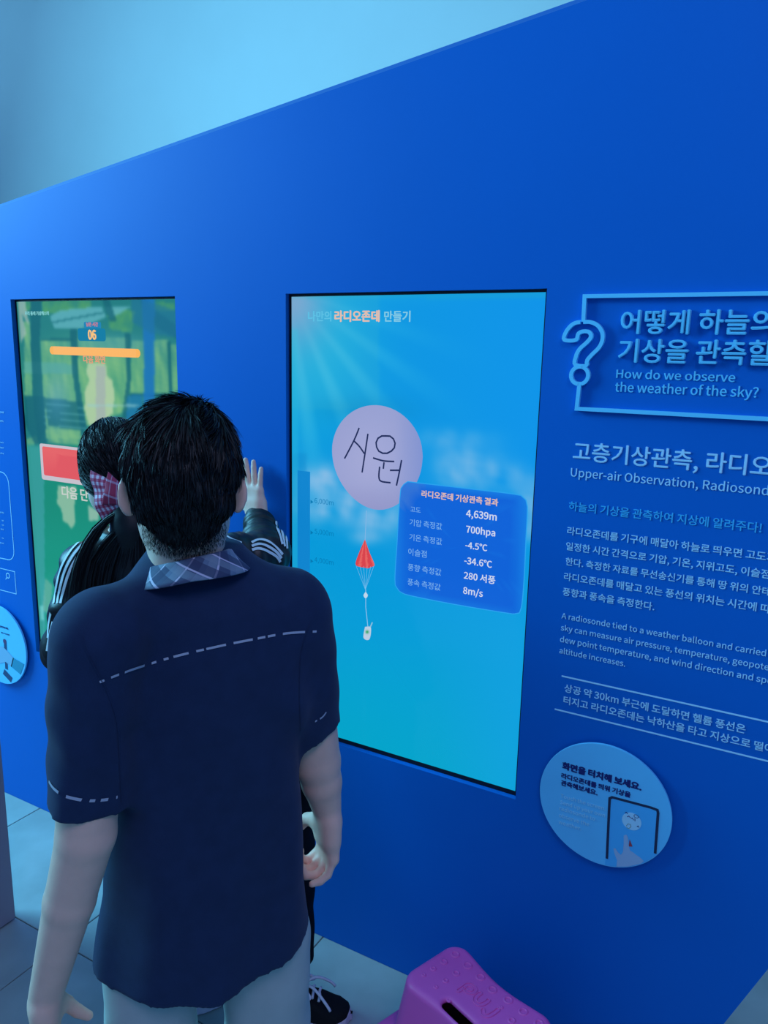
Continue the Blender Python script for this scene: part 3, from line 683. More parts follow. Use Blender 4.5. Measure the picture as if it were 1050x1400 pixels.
BT = bvh(stb)
def topz_(a, b):
    p = sl_(a, b, .4); h = BT.ray_cast(Vector(p), Vector((0, 0, -1))); return h[0].z if h[0] is not None and h[0].z > .2 else SH
def ring(a, b, r):
    V, F = [], []; n = 28; s = .0023
    for i in range(n):
        t = 2*math.pi*i/n
        for k in range(5):
            ph_ = math.pi*k/4; rr = r+s*1.2*math.cos(ph_); p = sl_(a+rr*math.cos(t), b+rr*math.sin(t), 0); V.append((p[0], p[1], topz_(a, b)-.0004+s*math.sin(ph_)*1.0))
    for i in range(n):
        for k in range(4): j = (i+1) % n; F.append((i*5+k, i*5+k+1, j*5+k+1, j*5+k))
    return mesh('raised_ring', V, F, M['pink'], st, True)
for i in range(7):
    a = .0165+.0402*i; off = -.012+.006*abs(i-3)/3*(1 if i > 3 else .2)-.004*(i == 3)
    ring(a, off, .0082)
    if i in (0, 1, 5, 6):
        ring(a, off-.036, .0062); ring(a, off-.069, .0048); ring(a, off-.098, .0032)
    else: ring(a, -.108 if i in (2, 4) else -.097, .0028) if i != 3 else None
def rtube(pts, r=.0016):
    tube('raised_letter', [(*sl_(a, b, 0)[:2], topz_(a, b)+.0005) for a, b in pts], r, M['pink'], st, 6)
lp = lambda a0, b0, L: polyline([A(a0+x*.026, b0+y*.026) for x, y in L], 30)
# hollow letters of the stool's moulded word (outline strokes)
def outline_letter(a0, b0, L, w=.0042):
    q = lp(a0, b0, L); T = np.gradient(q, axis=0); T /= np.linalg.norm(T, axis=1)[:, None]; N = np.c_[-T[:, 1], T[:, 0]]
    cap0 = [q[0]-T[0]*w*math.sin(t)+N[0]*w*math.cos(t) for t in np.linspace(math.pi, 0, 6)]
    cap1 = [q[-1]+T[-1]*w*math.sin(t)+N[-1]*w*math.cos(t) for t in np.linspace(0, math.pi, 6)]
    rtube(list(cap0)+list(q+N*w)+list(cap1)+list((q-N*w)[::-1])+[cap0[0]], .0014)
outline_letter(.094, -.062, [(0, -.55), (0, 0), (0, .45), (.35, .75), (.8, .6), (.85, .2), (.5, -.05), (.15, 0)])
outline_letter(.128, -.060, [(0, .6), (0, .1), (.25, -.3), (.7, -.3), (.9, .1), (.9, .6)])
outline_letter(.165, -.062, [(-.15, -.35), (.15, -.62), (.5, -.5), (.6, 0), (.6, .6)])
ring(.181, -.036, .0026)

# ------------------------------------------------------------------ people
def hand_prims(S, wr, d, n, t, s=1.0, curls=(20, 25, 30, 35), fold=(1, 1, 1, 1), spread=6, thumb=(.55, .5), wr_r=.019, k=.005, thumb_curl=20):
    """palm, four fingers and a thumb as blended tapering limbs. wr wrist, d finger direction, n palm side, t thumb side"""
    d, n = unit(d), unit(n - (n@unit(d))*unit(d)); t = unit(np.cross(d, n)*(1 if np.cross(d, n)@t > 0 else -1))
    xs = (.024, .008, -.009, -.024); pl = (.074, .077, .073, .066); fl_ = ((.033, .020, .016), (.037, .023, .017), (.034, .021, .016), (.026, .016, .015))
    rr = (.0088, .0090, .0085, .0076)
    for i in range(4):
        b = wr+(t*xs[i]*.6)*s; kn = wr+(d*pl[i]+t*xs[i])*s
        S.cap(b+d*.008*s, .0125*s, kn, .0105*s, .014*s)
        S.cap(b+n*.003*s, .0125*s, (b+kn)/2+n*.003*s, .0125*s, .014*s)
        a = math.radians(spread*(1.5-i)); dirn = unit(d*math.cos(a)+t*math.sin(a)); p = kn; ang = 0
        for j in range(3):
            ang += math.radians(curls[i]*(.8, 1.25, .9)[j]); dd = unit(dirn*math.cos(ang)+n*math.sin(ang)); q = p+dd*fl_[i][j]*s
            r0, r1 = rr[i]*s*(1, .93, .87)[j], rr[i]*s*(.93, .87, .74)[j]
            S.cap(p, r0, q, r1, k*.5 if j else k); p = q
    b = wr+(d*.014+t*.016+n*.006)*s; m1 = b+unit(t*thumb[0]+d*thumb[1]+n*.35)*.036*s
    S.cap(b, .0145*s, m1, .0108*s, .012*s)
    td_ = unit(t*thumb[0]*.6+d*(thumb[1]+.25)+n*math.tan(math.radians(thumb_curl))); q = m1+td_*.027*s; S.cap(m1, .0103*s, q, .0092*s, .003)
    q2 = q+unit(td_+n*.25)*.022*s; S.cap(q, .0092*s, q2, .0072*s, .002)
def head_prims(S, C, F, U, s=1.0, ears=True):
    F = unit(F); R_ = unit(np.cross(F, U)); U = np.cross(R_, F); B = np.array([R_, F, U])
    L = lambda r, f, u: C+(R_*r+F*f+U*u)*s
    S.ell(L(0, -.012, .035), A(.070, .088, .088)*s, B, .02)
    S.ell(L(0, .030, -.020), A(.058, .058, .085)*s, B, .03)
    S.ell(L(0, .052, -.078), A(.030, .030, .024)*s, B, .03)      # chin
    for q in (-1, 1):
        S.ell(L(q*.034, .036, -.050), A(.019, .032, .026)*s, B, .03)  # jaw
        S.ell(L(q*.040, .062, -.030), A(.018, .014, .018)*s, B, .02)  # cheek
        S.ell(L(q*.030, .093, .004), A(.017, .010, .012)*s, B, .008, True)  # eye socket
        S.ell(L(q*.028, .074, .026), A(.022, .010, .007)*s, B, .012)  # brow
        S.ell(L(q*.011, .094, -.034), A(.008, .009, .006)*s, B, .006)
    S.cap(L(0, .082, .010), .006*s, L(0, .098, -.030), .009*s, .010)   # nose
    S.ell(L(0, .083, -.056), A(.022, .009, .005)*s, B, .005); S.ell(L(0, .081, -.065), A(.019, .009, .006)*s, B, .005)
    if ears:
        for q in (-1, 1):
            Bq = np.array([unit(R_*.80-F*.55*q*q*0-F*.60*q*1.0*q), F, U])
            o_ = unit(R_*q*.85-F*.52); t_ = unit(np.cross(U, o_)); Be = np.array([o_, t_, U])
            S.ell(L(q*.070, -.010, .000)+o_*.004*s, A(.0130, .0048, .026)*s, Be, .006)
            S.ell(L(q*.069, -.008, -.018)+o_*.002*s, A(.008, .0048, .011)*s, Be, .005)
            S.ell(L(q*.073, -.003, .003)+o_*.004*s, A(.0065, .0045, .014)*s, Be, .004, True)
    return B, L
def eyes_for(C, F, U, s, parent):
    F = unit(F); R_ = unit(np.cross(F, U)); U = np.cross(R_, F)
    for q in (-1, 1):
        c = C+(R_*.030*q+F*.0745+U*.004)*s; bm = bmesh.new(); bmesh.ops.create_uvsphere(bm, u_segments=16, v_segments=10, radius=.0115*s)
        for v in bm.verts: v.co += Vector(c)
        e = bm_obj('eye', bm, mat('eye_white', (.7, .7, .68), .2), parent, True)
        bm = bmesh.new(); bmesh.ops.create_uvsphere(bm, u_segments=12, v_segments=8, radius=.0055*s)
        for v in bm.verts: v.co += Vector(c+F*.0072*s)
        bm_obj('iris', bm, M['hair'], e, True)
def loft_fn(secs, C0, F2, n=2.4, fold=None):
    """implicit solid with superellipse cross-sections. secs: (z, a lateral, b depth, shift_right, shift_forward)"""
    secs = sorted(secs); zs = [s[0] for s in secs]; R2_ = A(F2[1], -F2[0])
    def fn(X, Y, Z):
        a, b, sr, sf = [np.interp(Z, zs, [s[i] for s in secs]) for i in (1, 2, 3, 4)]
        x0, y0 = X-C0[0], Y-C0[1]; x = x0*R2_[0]+y0*R2_[1]-sr; y = x0*F2[0]+y0*F2[1]-sf
        g = ((np.abs(x/a))**n+(np.abs(y/b))**n)**(1/n)
        d = (g-1)*np.minimum(a, b)*.9
        if fold is not None: d = d+fold(x, y, Z)
        return np.maximum(d, np.maximum(zs[0]-Z, Z-zs[-1]))
    return fn
def sneaker(heel, toe, parent, right=True, z0=.0):
    heel, toe = A(*heel, z0), A(*toe, z0); F = unit(toe-heel); Rr = A(F[1], -F[0], 0)*(1 if right else -1); L = np.linalg.norm(toe-heel)
    def half(t): return np.interp(t, [0, .06, .2, .45, .68, .86, .96, 1], [.004, .024, .031, .033, .043, .040, .026, .004])
    def mk(zl, zh, g):
        def fn(X, Y, Z):
            x = (X-heel[0])*Rr[0]+(Y-heel[1])*Rr[1]; y = (X-heel[0])*F[0]+(Y-heel[1])*F[1]; t = np.clip(y/L, 0, 1)
            h = half(t)+g; ctr = .006*np.sin(t*3.1); d = np.maximum(np.abs(x-ctr)-h, np.maximum(-y-g, y-L-g)*.9)
            H_ = zh(t) if callable(zh) else zh
            nar = np.clip((Z-zl)/.1, 0, 1)*.020; d = d+nar
            # rounded top
            top = Z-(H_-.35*(np.abs(x-ctr)/np.maximum(h, .01))**2.5*.030)
            k = .010; D = top; hh = np.maximum(k-np.abs(d-D), 0)/k if callable(zh) else 0
            d = np.maximum(d, D)+hh*hh*k*.25
            return np.maximum(d, zl-Z)*.8
        lo = np.minimum(heel, toe)-.06; hi = np.maximum(heel, toe)+.06; lo[2] = z0-.004; hi[2] = z0+.14
        return fn, lo, hi
    fn, lo, hi = mk(z0+.018, lambda t: z0+np.interp(t, [0, .1, .3, .42, .6, .8, 1], [.085, .083, .078, .086, .066, .046, .034]), 0)
    S = Solid().fun(fn, lo, hi, .005)
    op = heel+F*L*.22+A(0, 0, .088); S.ell(op, (.026, .050, .045), np.array([Rr, F, A(0, 0, 1)]), .006, True)
    up = S.obj('sneaker', .0025, M['canvas'], parent)
    fn2, lo, hi = mk(z0+.002, z0+.030, .0035); sole = Solid().fun(fn2, lo, hi, .005).obj('sole', .0025, M['rubber'], up)
    fn3, lo, hi = mk(z0+.019, z0+.021, .0046); Solid().fun(fn3, lo, hi, .005).obj('sole_line', .0018, M['canvas'], up)
    T = bvh(up)
    def pt_(a, t): return heel+F*L*t+Rr*a+A(0, 0, .12)
    def drop(a, t):
        h = T.ray_cast(Vector(pt_(a, t)), Vector((0, 0, -1))); return A(*h[0]) if h[0] is not None else pt_(a, t)-A(0, 0, .06)
    for t in (.44, .51, .58, .65):
        tube('lace', [drop(a, t+(.01 if a > 0 else 0))+A(0, 0, .003+.003*math.cos(a*60)) for a in np.linspace(-.021, .023, 8)], .0034, M['lace'], up)
    c = drop(.001, .47)+A(0, 0, .008)
    for q in (-1, 1):
        tube('lace', polyline([c, c+Rr*q*.020+A(0, 0, .004)+F*.004, c+Rr*q*.036-A(0, 0, .008)+F*.012, c+Rr*q*.030-A(0, 0, .010)+F*.024, c+Rr*q*.012+F*.004, c], 22), .0036, M['lace'], up)
        tube('lace', polyline([c, c+Rr*q*.018+F*.030+A(0, 0, .006), c+Rr*q*.034+F*.062-A(0, 0, .018), c+Rr*q*.038+F*.074-A(0, 0, .034)], 14), .0034, M['lace'], up)
    tube('heel_piping', [heel+F*L*t+Rr*(.005)+A(0, 0, .085) for t in (.02, .05)], .002, M['lace'], up)
    return up
UP = A(0, 0, 1)

# ---- the boy in front
BY = math.radians(46); Fb = A(-math.sin(BY), math.cos(BY), 0); Rb = A(math.cos(BY), math.sin(BY), 0)
BC = A(-.700, -.820, 0)
boy = thing('person', 'person seen from behind in a navy short-sleeved shirt with plaid collar and pale trousers', 'person', (BC[0], BC[1], 0))
HB = P(251, 674, .985); HYAW = math.radians(44); Fh = unit(A(-math.sin(HYAW), math.cos(HYAW), -.10)); HS = .935
shL, elL, wrL = P(128, 868, .905), P(118, 1140, .960), P(61, 1368, 1.03)
shR, elR, wrR = P(404, 842, 1.10), P(434, 1040, 1.185), P(449, 1116, 1.215)
print('arm', np.linalg.norm(shL-elL), np.linalg.norm(elL-wrL), np.linalg.norm(shR-elR), np.linalg.norm(elR-wrR))
Sb = Solid()
B_, Lh = head_prims(Sb, HB, Fh, UP, HS)
nb_ = P(258, 800, 1.02)
Sb.cap(HB-A(0, 0, .030)-Fh*.022, .042, nb_, .044, .015)
Sb.cap(nb_, .045, nb_-A(0, 0, .08)+Fb*.02, .055, .04)
Sb.fun(loft_fn([(.72, .105, .070, 0, 0), (.9, .112, .080, 0, 0), (1.15, .130, .085, 0, 0), (1.27, .125, .070, 0, 0), (1.29, .07, .04, 0, .01)], BC, Fb[:2]), BC+A(-.2, -.2, .72), BC+A(.2, .2, 1.31), .04)
Sb.cap(shL, .044, elL, .0355, .03).cap(elL, .0355, elL*.62+wrL*.38, .0315, .006).cap(elL*.62+wrL*.38, .0315, wrL, .0215, .006)
Sb.cap(shR, .044, elR, .0350, .03).cap(elR, .0345, elR*.62+wrR*.38, .0305, .006).cap(elR*.62+wrR*.38, .0305, wrR, .0205, .006)
# hands
dL = unit(P(64, 1400, 1.04)-wrL)
hand_prims(Sb, wrL, dL, R2*.9+_f*.15, _f, .93, (26, 30, 34, 36), k=.004, thumb=(.45, .75), thumb_curl=30)
dR = unit(P(447, 1195, 1.235)-wrR)
hand_prims(Sb, wrR, dR, -R2*.85-_f*.45, _f*.75-R2*.55, .93, (62, 60, 52, 30), k=.0035, spread=5, thumb=(.8, .35), thumb_curl=10)
hipL, hipR = BC-Rb*.078+A(0, 0, .73), BC+Rb*.080+A(0, 0, .73)
ftL, ftR = BC-Rb*.10+Fb*.02+A(0, 0, .09), BC+Rb*.10+Fb*.05+A(0, 0, .09)
for h, f in ((hipL, ftL), (hipR, ftR)):
    kn = (h+f)/2+Fb*.015; Sb.cap(h, .055, kn, .045, .015).cap(kn, .049, f, .033, .02).cap(f, .033, f+Fb*.11-A(0, 0, .05), .026, .02)
body = Sb.obj('body', .003, M['skin'], boy)
eyes_for(HB, Fh, UP, HS, boy)
# shirt
def shirt_fold(x, y, Z):
    back = np.clip(-y/.08, -1, 1)
    f = .0045*np.sin(x*38+1.0+(Z-1.0)*9)*np.clip((1.18-Z)/.25, 0, 1)+.0032*np.sin(x*71-(Z)*14+2)*np.clip((1.1-Z)/.3, 0, 1)
    f = f+.0055*np.sin((x-.1)*44+(Z-1.2)*40)*np.exp(-((np.abs(x)-.12)/.05)**2-((Z-1.12)/.10)**2)
    return f
tors = loft_fn([(.60, .156, .112, 0, -.004), (.72, .153, .112, 0, -.004), (.85, .139, .104, -.005, 0), (1.0, .136, .100, -.004, 0), (1.13, .148, .100, 0, -.002), (1.22, .150, .096, 0, -.004), (1.275, .125, .088, 0, -.006), (1.312, .088, .074, 0, -.004), (1.345, .060, .056, 0, .008)], BC, Fb[:2], 2.35, shirt_fold)
Ss = Solid().fun(tors, BC+A(-.23, -.23, .60), BC+A(.23, .23, 1.345), .03)
def sleeve(S, sh, el, hem, r0, r1, k=.035):
    d = unit(hem-sh)
    L = np.linalg.norm(hem-sh)
    def fn(X, Y, Z):
        x, y, z = X-sh[0], Y-sh[1], Z-sh[2]; t = x*d[0]+y*d[1]+z*d[2]
        rr = np.sqrt(np.maximum(x*x+y*y+z*z-t*t, 0)); q = np.clip(t/L, 0, 1); ang = x*2.1+y*1.3
        R_ = r0+(r1-r0)*q+.0035*np.sin(ang*38+q*5)*q+.0022*np.sin(z*80+ang*30)*q*(1-q)*3
        cap = np.sqrt(rr**2+np.minimum(t, 0)**2)-R_
        hem_ = t-L
        return np.maximum(cap, hem_)
    lo = np.minimum(sh, hem)-r0-.02; hi = np.maximum(sh, hem)+r0+.02
    S.fun(fn, lo, hi, k)
hmL, hmR = P(117, 1096, .955), P(428, 990, 1.165)
sleeve(Ss, P(132, 872, .91), None, hmL, .052, .0475); sleeve(Ss, P(400, 846, 1.10), None, hmR, .055, .0450)
Ss.cap(P(262, 822, 1.02), .062, P(262, 800, 1.02), .056, .03)
Ss.cap(P(150, 850, .93), .040, P(215, 810, .99), .030, .03).cap(P(395, 822, 1.09), .046, P(315, 800, 1.05), .030, .03)
def hemcut(X, Y, Z):   # curved shirt-tail hem, higher at the side seams
    x0, y0 = X-BC[0], Y-BC[1]; x = x0*Rb[0]+y0*Rb[1]; y = x0*Fb[0]+y0*Fb[1]; a = np.clip(np.abs(x)/.158, 0, 1)
    return (.738+.008*a**2.2+.16*np.clip(x, 0, .2))-Z
Ss.fun(hemcut, A(-2, -2, .4), A(1, 1, .80), .001, op='int')
shirt = Ss.obj('shirt', .004, M['shirt'], boy)
sm = shirt.modifiers.new('s', 'SMOOTH'); sm.iterations = 3
TS = bvh(shirt)
# piping: yoke seam and sleeve cuffs, broken dashes of pale tape
def dashes(n, seed):
    r = random.Random(seed); out = []
    while len(out) < n: out += [1]*r.choice((2, 3, 6, 8))+[0]*r.choice((1, 2, 3))
    return out[:n]
g = [P(u, v, .80) for u, v in ((135, 933), (180, 915), (240, 897), (300, 883), (345, 873), (390, 866), (437, 862))]
def cast(u, v):
    o = Vector(CAM); d = Vector(P(u, v, 1)-CAM).normalized(); h = TS.ray_cast(o, d); return A(*h[0]) if h[0] is not None else None
def seam(px, n, w, seed, dash=True, m=None):
    pts = [cast(u, v) for u, v in polyline([A(*p) for p in px], n)]; pts = [p for p in pts if p is not None]
    if len(pts) > 3: strip_on('seam_piping', TS, pts, w, m or M['piping'], shirt, dash=dashes(len(pts), seed) if dash else None)
seam([(136, 932), (180, 915), (240, 897), (300, 883), (345, 874), (390, 866), (434, 863)], 90, .0030, 3)
seam([(68, 1068), (75, 1078), (90, 1088), (120, 1094), (150, 1092), (160, 1089)], 30, .0038, 5)
seam([(430, 986), (440, 980), (446, 972)], 12, .003, 6)
seam([(166, 1098), (163, 1040), (160, 990), (148, 950), (136, 925), (118, 890), (112, 868)], 50, .0012, 9, False, M['shirt'])
seam([(411, 1000), (409, 940), (412, 890), (425, 850)], 40, .0012, 9, False, M['shirt'])
# collar
def plaid():
    m = bpy.data.materials.new('blue_plaid_cotton'); m.use_nodes = True; nt = m.node_tree; b = nt.nodes['Principled BSDF']; b.inputs['Roughness'].default_value = .85
    uv = nt.nodes.new('ShaderNodeUVMap'); uv.uv_map = 'UVMap'
    mp = nt.nodes.new('ShaderNodeMapping'); mp.inputs['Rotation'].default_value = (0, 0, math.radians(38)); nt.links.new(uv.outputs[0], mp.inputs[0])
    sx = nt.nodes.new('ShaderNodeSeparateXYZ'); nt.links.new(mp.outputs[0], sx.inputs[0])
    col = (.13, .19, .29, 1); prev = None
    def band(src, per, off, wd_, colr, fac):
        nonlocal prev
        m1 = nt.nodes.new('ShaderNodeMath'); m1.operation = 'ADD'; m1.inputs[1].default_value = off+50*per; nt.links.new(src, m1.inputs[0])
        m2 = nt.nodes.new('ShaderNodeMath'); m2.operation = 'MODULO'; m2.inputs[1].default_value = per; nt.links.new(m1.outputs[0], m2.inputs[0])
        m3 = nt.nodes.new('ShaderNodeMath'); m3.operation = 'LESS_THAN'; m3.inputs[1].default_value = wd_; nt.links.new(m2.outputs[0], m3.inputs[0])
        m4 = nt.nodes.new('ShaderNodeMath'); m4.operation = 'MULTIPLY'; m4.inputs[1].default_value = fac; nt.links.new(m3.outputs[0], m4.inputs[0])
        mx = nt.nodes.new('ShaderNodeMix'); mx.data_type = 'RGBA'; nt.links.new(m4.outputs[0], mx.inputs[0])
        if prev is None: mx.inputs[6].default_value = col
        else: nt.links.new(prev, mx.inputs[6])
        mx.inputs[7].default_value = (*colr, 1); prev = mx.outputs[2]
    for s_, o in ((sx.outputs[0], 0), (sx.outputs[1], .004)):
        band(s_, .034, o, .013, (.035, .045, .11), .75); band(s_, .034, o+.017, .010, (.22, .28, .36), .6); band(s_, .034, o+.0205, .0022, (.62, .56, .70), .9)
    nt.links.new(prev, b.inputs['Base Color']); return m
M['plaid'] = plaid()
def grid_obj(name, G, UV, m, parent, thick=.0016):
    n1, n2 = G.shape[:2]; idx = np.arange(n1*n2).reshape(n1, n2)
    F = np.stack([idx[:-1, :-1], idx[1:, :-1], idx[1:, 1:], idx[:-1, 1:]], -1).reshape(-1, 4)
    o = mesh(name, G.reshape(-1, 3), F, m, parent, True); uvl = o.data.uv_layers.new(name='UVMap'); U_ = UV.reshape(-1, 2)
    li = np.empty(len(o.data.loops), np.int32); o.data.loops.foreach_get('vertex_index', li); uvl.data.foreach_set('uv', U_[li].astype(np.float32).ravel())
    if thick: md = o.modifiers.new('t', 'SOLIDIFY'); md.thickness = thick; md.offset = 0
    return o
def collar(C, F, Rr, parent, r=.050, tilt=.0):
    n, mm = 72, 9; G = np.zeros((n, mm, 3)); UVs = np.zeros((n, mm, 2))
    for i in range(n):
        th = math.radians(20+320*i/(n-1)); dirv = F*math.cos(th)*1.02+Rr*math.sin(th)   # gap at the front
        for j in range(mm):
            s_ = j/(mm-1)
            if j < 2: rad, z = r-.002+.002*j, .006+.004*j           # inner stand, rolling over
            else:
                q = (j-2)/(mm-3); rad = r+.003+.024*q**1.2; z = .010-.021*q
            front = max(0, math.cos(th)); z -= .010*front*s_*1.5; z += -.012*math.cos(th)+.009*math.sin(th)
            side = abs(math.sin(th)); z -= .006*side*s_
            G[i, j] = C+dirv*rad+A(0, 0, z); UVs[i, j] = (th*r*1.3, s_*.042)
    return grid_obj('collar', G, UVs, M['plaid'], parent)
CC = P(260, 772, 1.0)
col_ = collar(CC, Fb, Rb, shirt, .0495)
# trousers
def leg_fn(h, f, r0, r1, fold):
    d = f-h; L = np.linalg.norm(d); d = d/L
    def fn(X, Y, Z):
        x, y, z = X-h[0], Y-h[1], Z-h[2]; t = x*d[0]+y*d[1]+z*d[2]; rr = np.sqrt(np.maximum(x*x+y*y+z*z-t*t, 0)); q = np.clip(t/L, 0, 1)
        R_ = r0+(r1-r0)*q+fold*np.sin(Z*55+x*40)*np.sin(q*3.1)+fold*.7*np.sin((x-y)*50+Z*7)
        return np.maximum(np.sqrt(rr**2+np.minimum(t, 0)**2)-R_, t-L)
    return fn, np.minimum(h, f)-r0-.02, np.maximum(h, f)+r0+.02
St = Solid().fun(loft_fn([(.745, .128, .092, 0, 0), (.80, .132, .092, 0, 0), (.90, .120, .085, 0, 0)], BC, Fb[:2]), BC+A(-.2, -.2, .70), BC+A(.2, .2, .90), .03)
for h, f in ((BC-Rb*.082+A(0, 0, .74), ftL-A(0, 0, .05)), (BC+Rb*.084+A(0, 0, .74), ftR-A(0, 0, .05))):
    fn, lo, hi = leg_fn(h, f, .069, .060, .0025); St.fun(fn, lo, hi, .012)
tro = St.obj('trousers', .004, M['trousers'], boy)
for f, q in ((ftL, False), (ftR, True)): sneaker((f-Fb*.06)[:2], (f+Fb*.165)[:2], boy, q)
# hair
def hair_shell(name, C, F, U, s, m, parent, cutz, thick=.010, bump=.0035, top=.016, vx=.003):
    F = unit(F); Rr = unit(np.cross(F, U)); U = np.cross(Rr, F)
    def fn(X, Y, Z):
        x, y, z = X-C[0], Y-C[1], Z-C[2]; r = (x*Rr[0]+y*Rr[1]+z*Rr[2])/s; f = (x*F[0]+y*F[1]+z*F[2])/s; u = (x*U[0]+y*U[1]+z*U[2])/s
        a, b, c = .070+thick, .088+thick, .088+top; uu = u-.035
        cc_ = np.where(uu < 0, .122+thick, c)
        k0 = np.sqrt((r/a)**2+((f+.012)/b)**2+(uu/cc_)**2)+1e-6; k1 = np.sqrt((r/a**2)**2+((f+.012)/b**2)**2+(uu/cc_**2)**2)+1e-6
        d = k0*(k0-1)/k1
        d = d+bump*np.sin(r*95+f*60+u*35)*np.sin(u*75-f*80+1.3)+bump*.5*np.sin(r*190-u*130)*np.sin(f*150+u*90)
        return np.maximum(d, (cutz(r, f)-u)*.8)*s
    return Solid().fun(fn, C-.14, C+.15, .01).obj(name, vx, m, parent)
def cut_boy(r, f):
    side = np.abs(r)/.07; back = np.clip(-f/.06, 0, 1)
    z = np.where(f > .035, .055, np.where(f > -.028, .020+.3*(f+.028), .020-(-.028-f)*1.9)); z = np.maximum(z, -.064+.022*side**2)
    return z
hb_ = hair_shell('hair', HB, Fh, UP, HS, M['hair'], boy, cut_boy, .0050, .0028, .003)
def hair_strands(shell, C, F, U, s, n, m, seed):
    F = unit(F); Rr = unit(np.cross(F, U)); U = np.cross(Rr, F); me = shell.data
    nv_ = len(me.vertices); co = np.empty(nv_*3, np.float32); me.vertices.foreach_get('co', co); co = co.reshape(-1, 3).astype(float)
    no = np.empty(nv_*3, np.float32); me.vertices.foreach_get('normal', no); no = no.reshape(-1, 3).astype(float)
    r_ = np.random.default_rng(seed); ids = r_.integers(0, nv_, n); cur, wid = [], []
    for i in ids:
        p, nn = co[i], no[i]; q = (p-C)/s; r, f, u = q@Rr, q@F, q@U
        if nn@(p-C) < 0: continue
        crown = C+(F*.015+U*.118+Rr*.012)*s; away = unit(p-crown)
        top = float(np.clip((u-.055)/.05, 0, 1)); mid = float(np.clip((u+.035)/.05, 0, 1))
        cl = A(math.sin(p[0]*110+p[2]*60), math.sin(p[1]*105+p[0]*70+1), math.sin(p[2]*90-p[1]*90+2))
        dr = away*(.35+.9*top)-UP*(1-.9*top)+cl*.38*(.35+top)+r_.normal(size=3)*.14-Rr*.45*top
        dr = dr-nn*(dr@nn); dr = unit(dr)
        ln = (.010+.012*mid+.012*top)*r_.uniform(.6, 1.25)
        lift = (.07+.07*top)*r_.uniform(.3, 1.6); k = 6; pts = []
        if r < -.02 and top > .2: lift += .12*r_.random()
        for j in range(k):
            t = j/(k-1); pts.append(p+nn*.0004+dr*ln*t+nn*(ln*lift*t-ln*.42*t*t*(ln/.05)))
        cur.append(np.array(pts)); wid.append(r_.uniform(.0009, .0019) if u > -.03 else r_.uniform(.0006, .0011))
    return ribbons('hair_strands', cur, wid, m, shell)
hs_ = hair_strands(hb_, HB, Fh, UP, HS, 24000, M['hair'], 5); hs_['kind'] = 'stuff'
# short nape stubble fading onto the neck
TB = bvh(body); cur, wid = [], []; r_ = np.random.default_rng(11)
for _ in range(7000):
    r, u = r_.normal()*.026, -.040-abs(r_.normal())*.018
    if u < -.082+abs(r)*.30 or abs(r) > .052: continue
    src = HB+unit(np.cross(Fh, UP))*r+UP*u-Fh*.2; h = TB.ray_cast(Vector(src), Vector(Fh))
    if h[0] is None: continue
    p, nn = A(*h[0]), A(*h[1]); nn = nn if nn@Fh < 0 else -nn; ln = .0045*r_.uniform(.5, 1.1)
    cur.append(np.array([p, p-UP*ln*.5+nn*.0006, p-UP*ln+nn*.0008+r_.normal(size=3)*.0004])); wid.append(r_.uniform(.0003, .0006))
ns_ = ribbons('nape_stubble', cur, wid, M['hair'], hb_); ns_['kind'] = 'stuff'

# ---- the girl by the wall
GY = math.radians(26); Fg = A(-math.sin(GY), math.cos(GY), 0); Rg = A(math.cos(GY), math.sin(GY), 0)
HG = P(158, 648, 1.70); GH = math.radians(50); Fgh = unit(A(-math.sin(GH), math.cos(GH), -.12)); GS = .93
hipc = A(-1.075, -.285, .80); shc = P(205, 770, 1.74)
girl = thing('person', 'person with long black ponytail and black striped track jacket, one hand on wall', 'person', (hipc[0], hipc[1], 0))
sGL, eGL, wGL = P(118, 775, 1.68), P(90, 888, 1.70), P(110, 905, 1.92)
sGR, eGR, wGR = P(300, 768, 1.76), P(364, 756, 1.85), W(351, 707, -.044)
print('girl y', sGR, eGR, wGR, 'girl', HG, shc, 'arm', np.linalg.norm(sGR-eGR), np.linalg.norm(eGR-wGR), np.linalg.norm(sGL-eGL))
Sg = Solid(); head_prims(Sg, HG, Fgh, UP, GS, False)
ng = shc+A(0, 0, .035)
Sg.cap(HG-A(0, 0, .05), .042, ng, .044, .03).cap(ng, .044, shc-A(0, 0, .03), .06, .03)
ax = lambda z: shc[:2]+(hipc[:2]-shc[:2])*(shc[2]-z)/(shc[2]-hipc[2])
def gsec(z, a, b): q = A(*ax(z), 0)-A(shc[0], shc[1], 0); return (z, a, b, q@Rg, q@Fg)
Sg.fun(loft_fn([gsec(.74, .125, .085), gsec(.9, .105, .075), gsec(1.08, .12, .08), gsec(1.16, .12, .065), gsec(1.20, .06, .045)], shc, Fg[:2]), A(-1.55, -.65, .73), A(-.85, -.05, 1.22), .03)
Sg.cap(sGR, .038, eGR, .031, .02).cap(eGR, .031, wGR, .0195, .01)
Sg.cap(sGL, .038, eGL, .031, .02).cap(eGL, .031, wGL, .0195, .01)
tipw = W(341, 640, -.028); hand_prims(Sg, wGR, unit(tipw-wGR), A(0, 1, 0), A(-1, 0, 0), .98, (2, 2, 2, 3), spread=7, k=.003, thumb=(.8, .5), thumb_curl=0)
hand_prims(Sg, wGL, unit(wGL-eGL+A(0, .1, 0)), A(0, 0, -1), A(1, 0, 0), .86, (14, 14, 16, 18), k=.003)
aR, aL = A(-1.030, -.268, .09), A(-1.215, -.40, .09)
for h, f, ff in ((hipc+Rg*.07-A(0, 0, .06), aR, unit(A(.9, .44, 0))), (hipc-Rg*.07-A(0, 0, .06), aL, unit(A(.5, .86, 0)))):
    kn = (h+f)/2+Fg*.01; Sg.cap(h, .072, kn, .05, .03).cap(kn, .048, f, .03, .02).cap(f, .03, f+ff*.10-A(0, 0, .05), .022, .02)
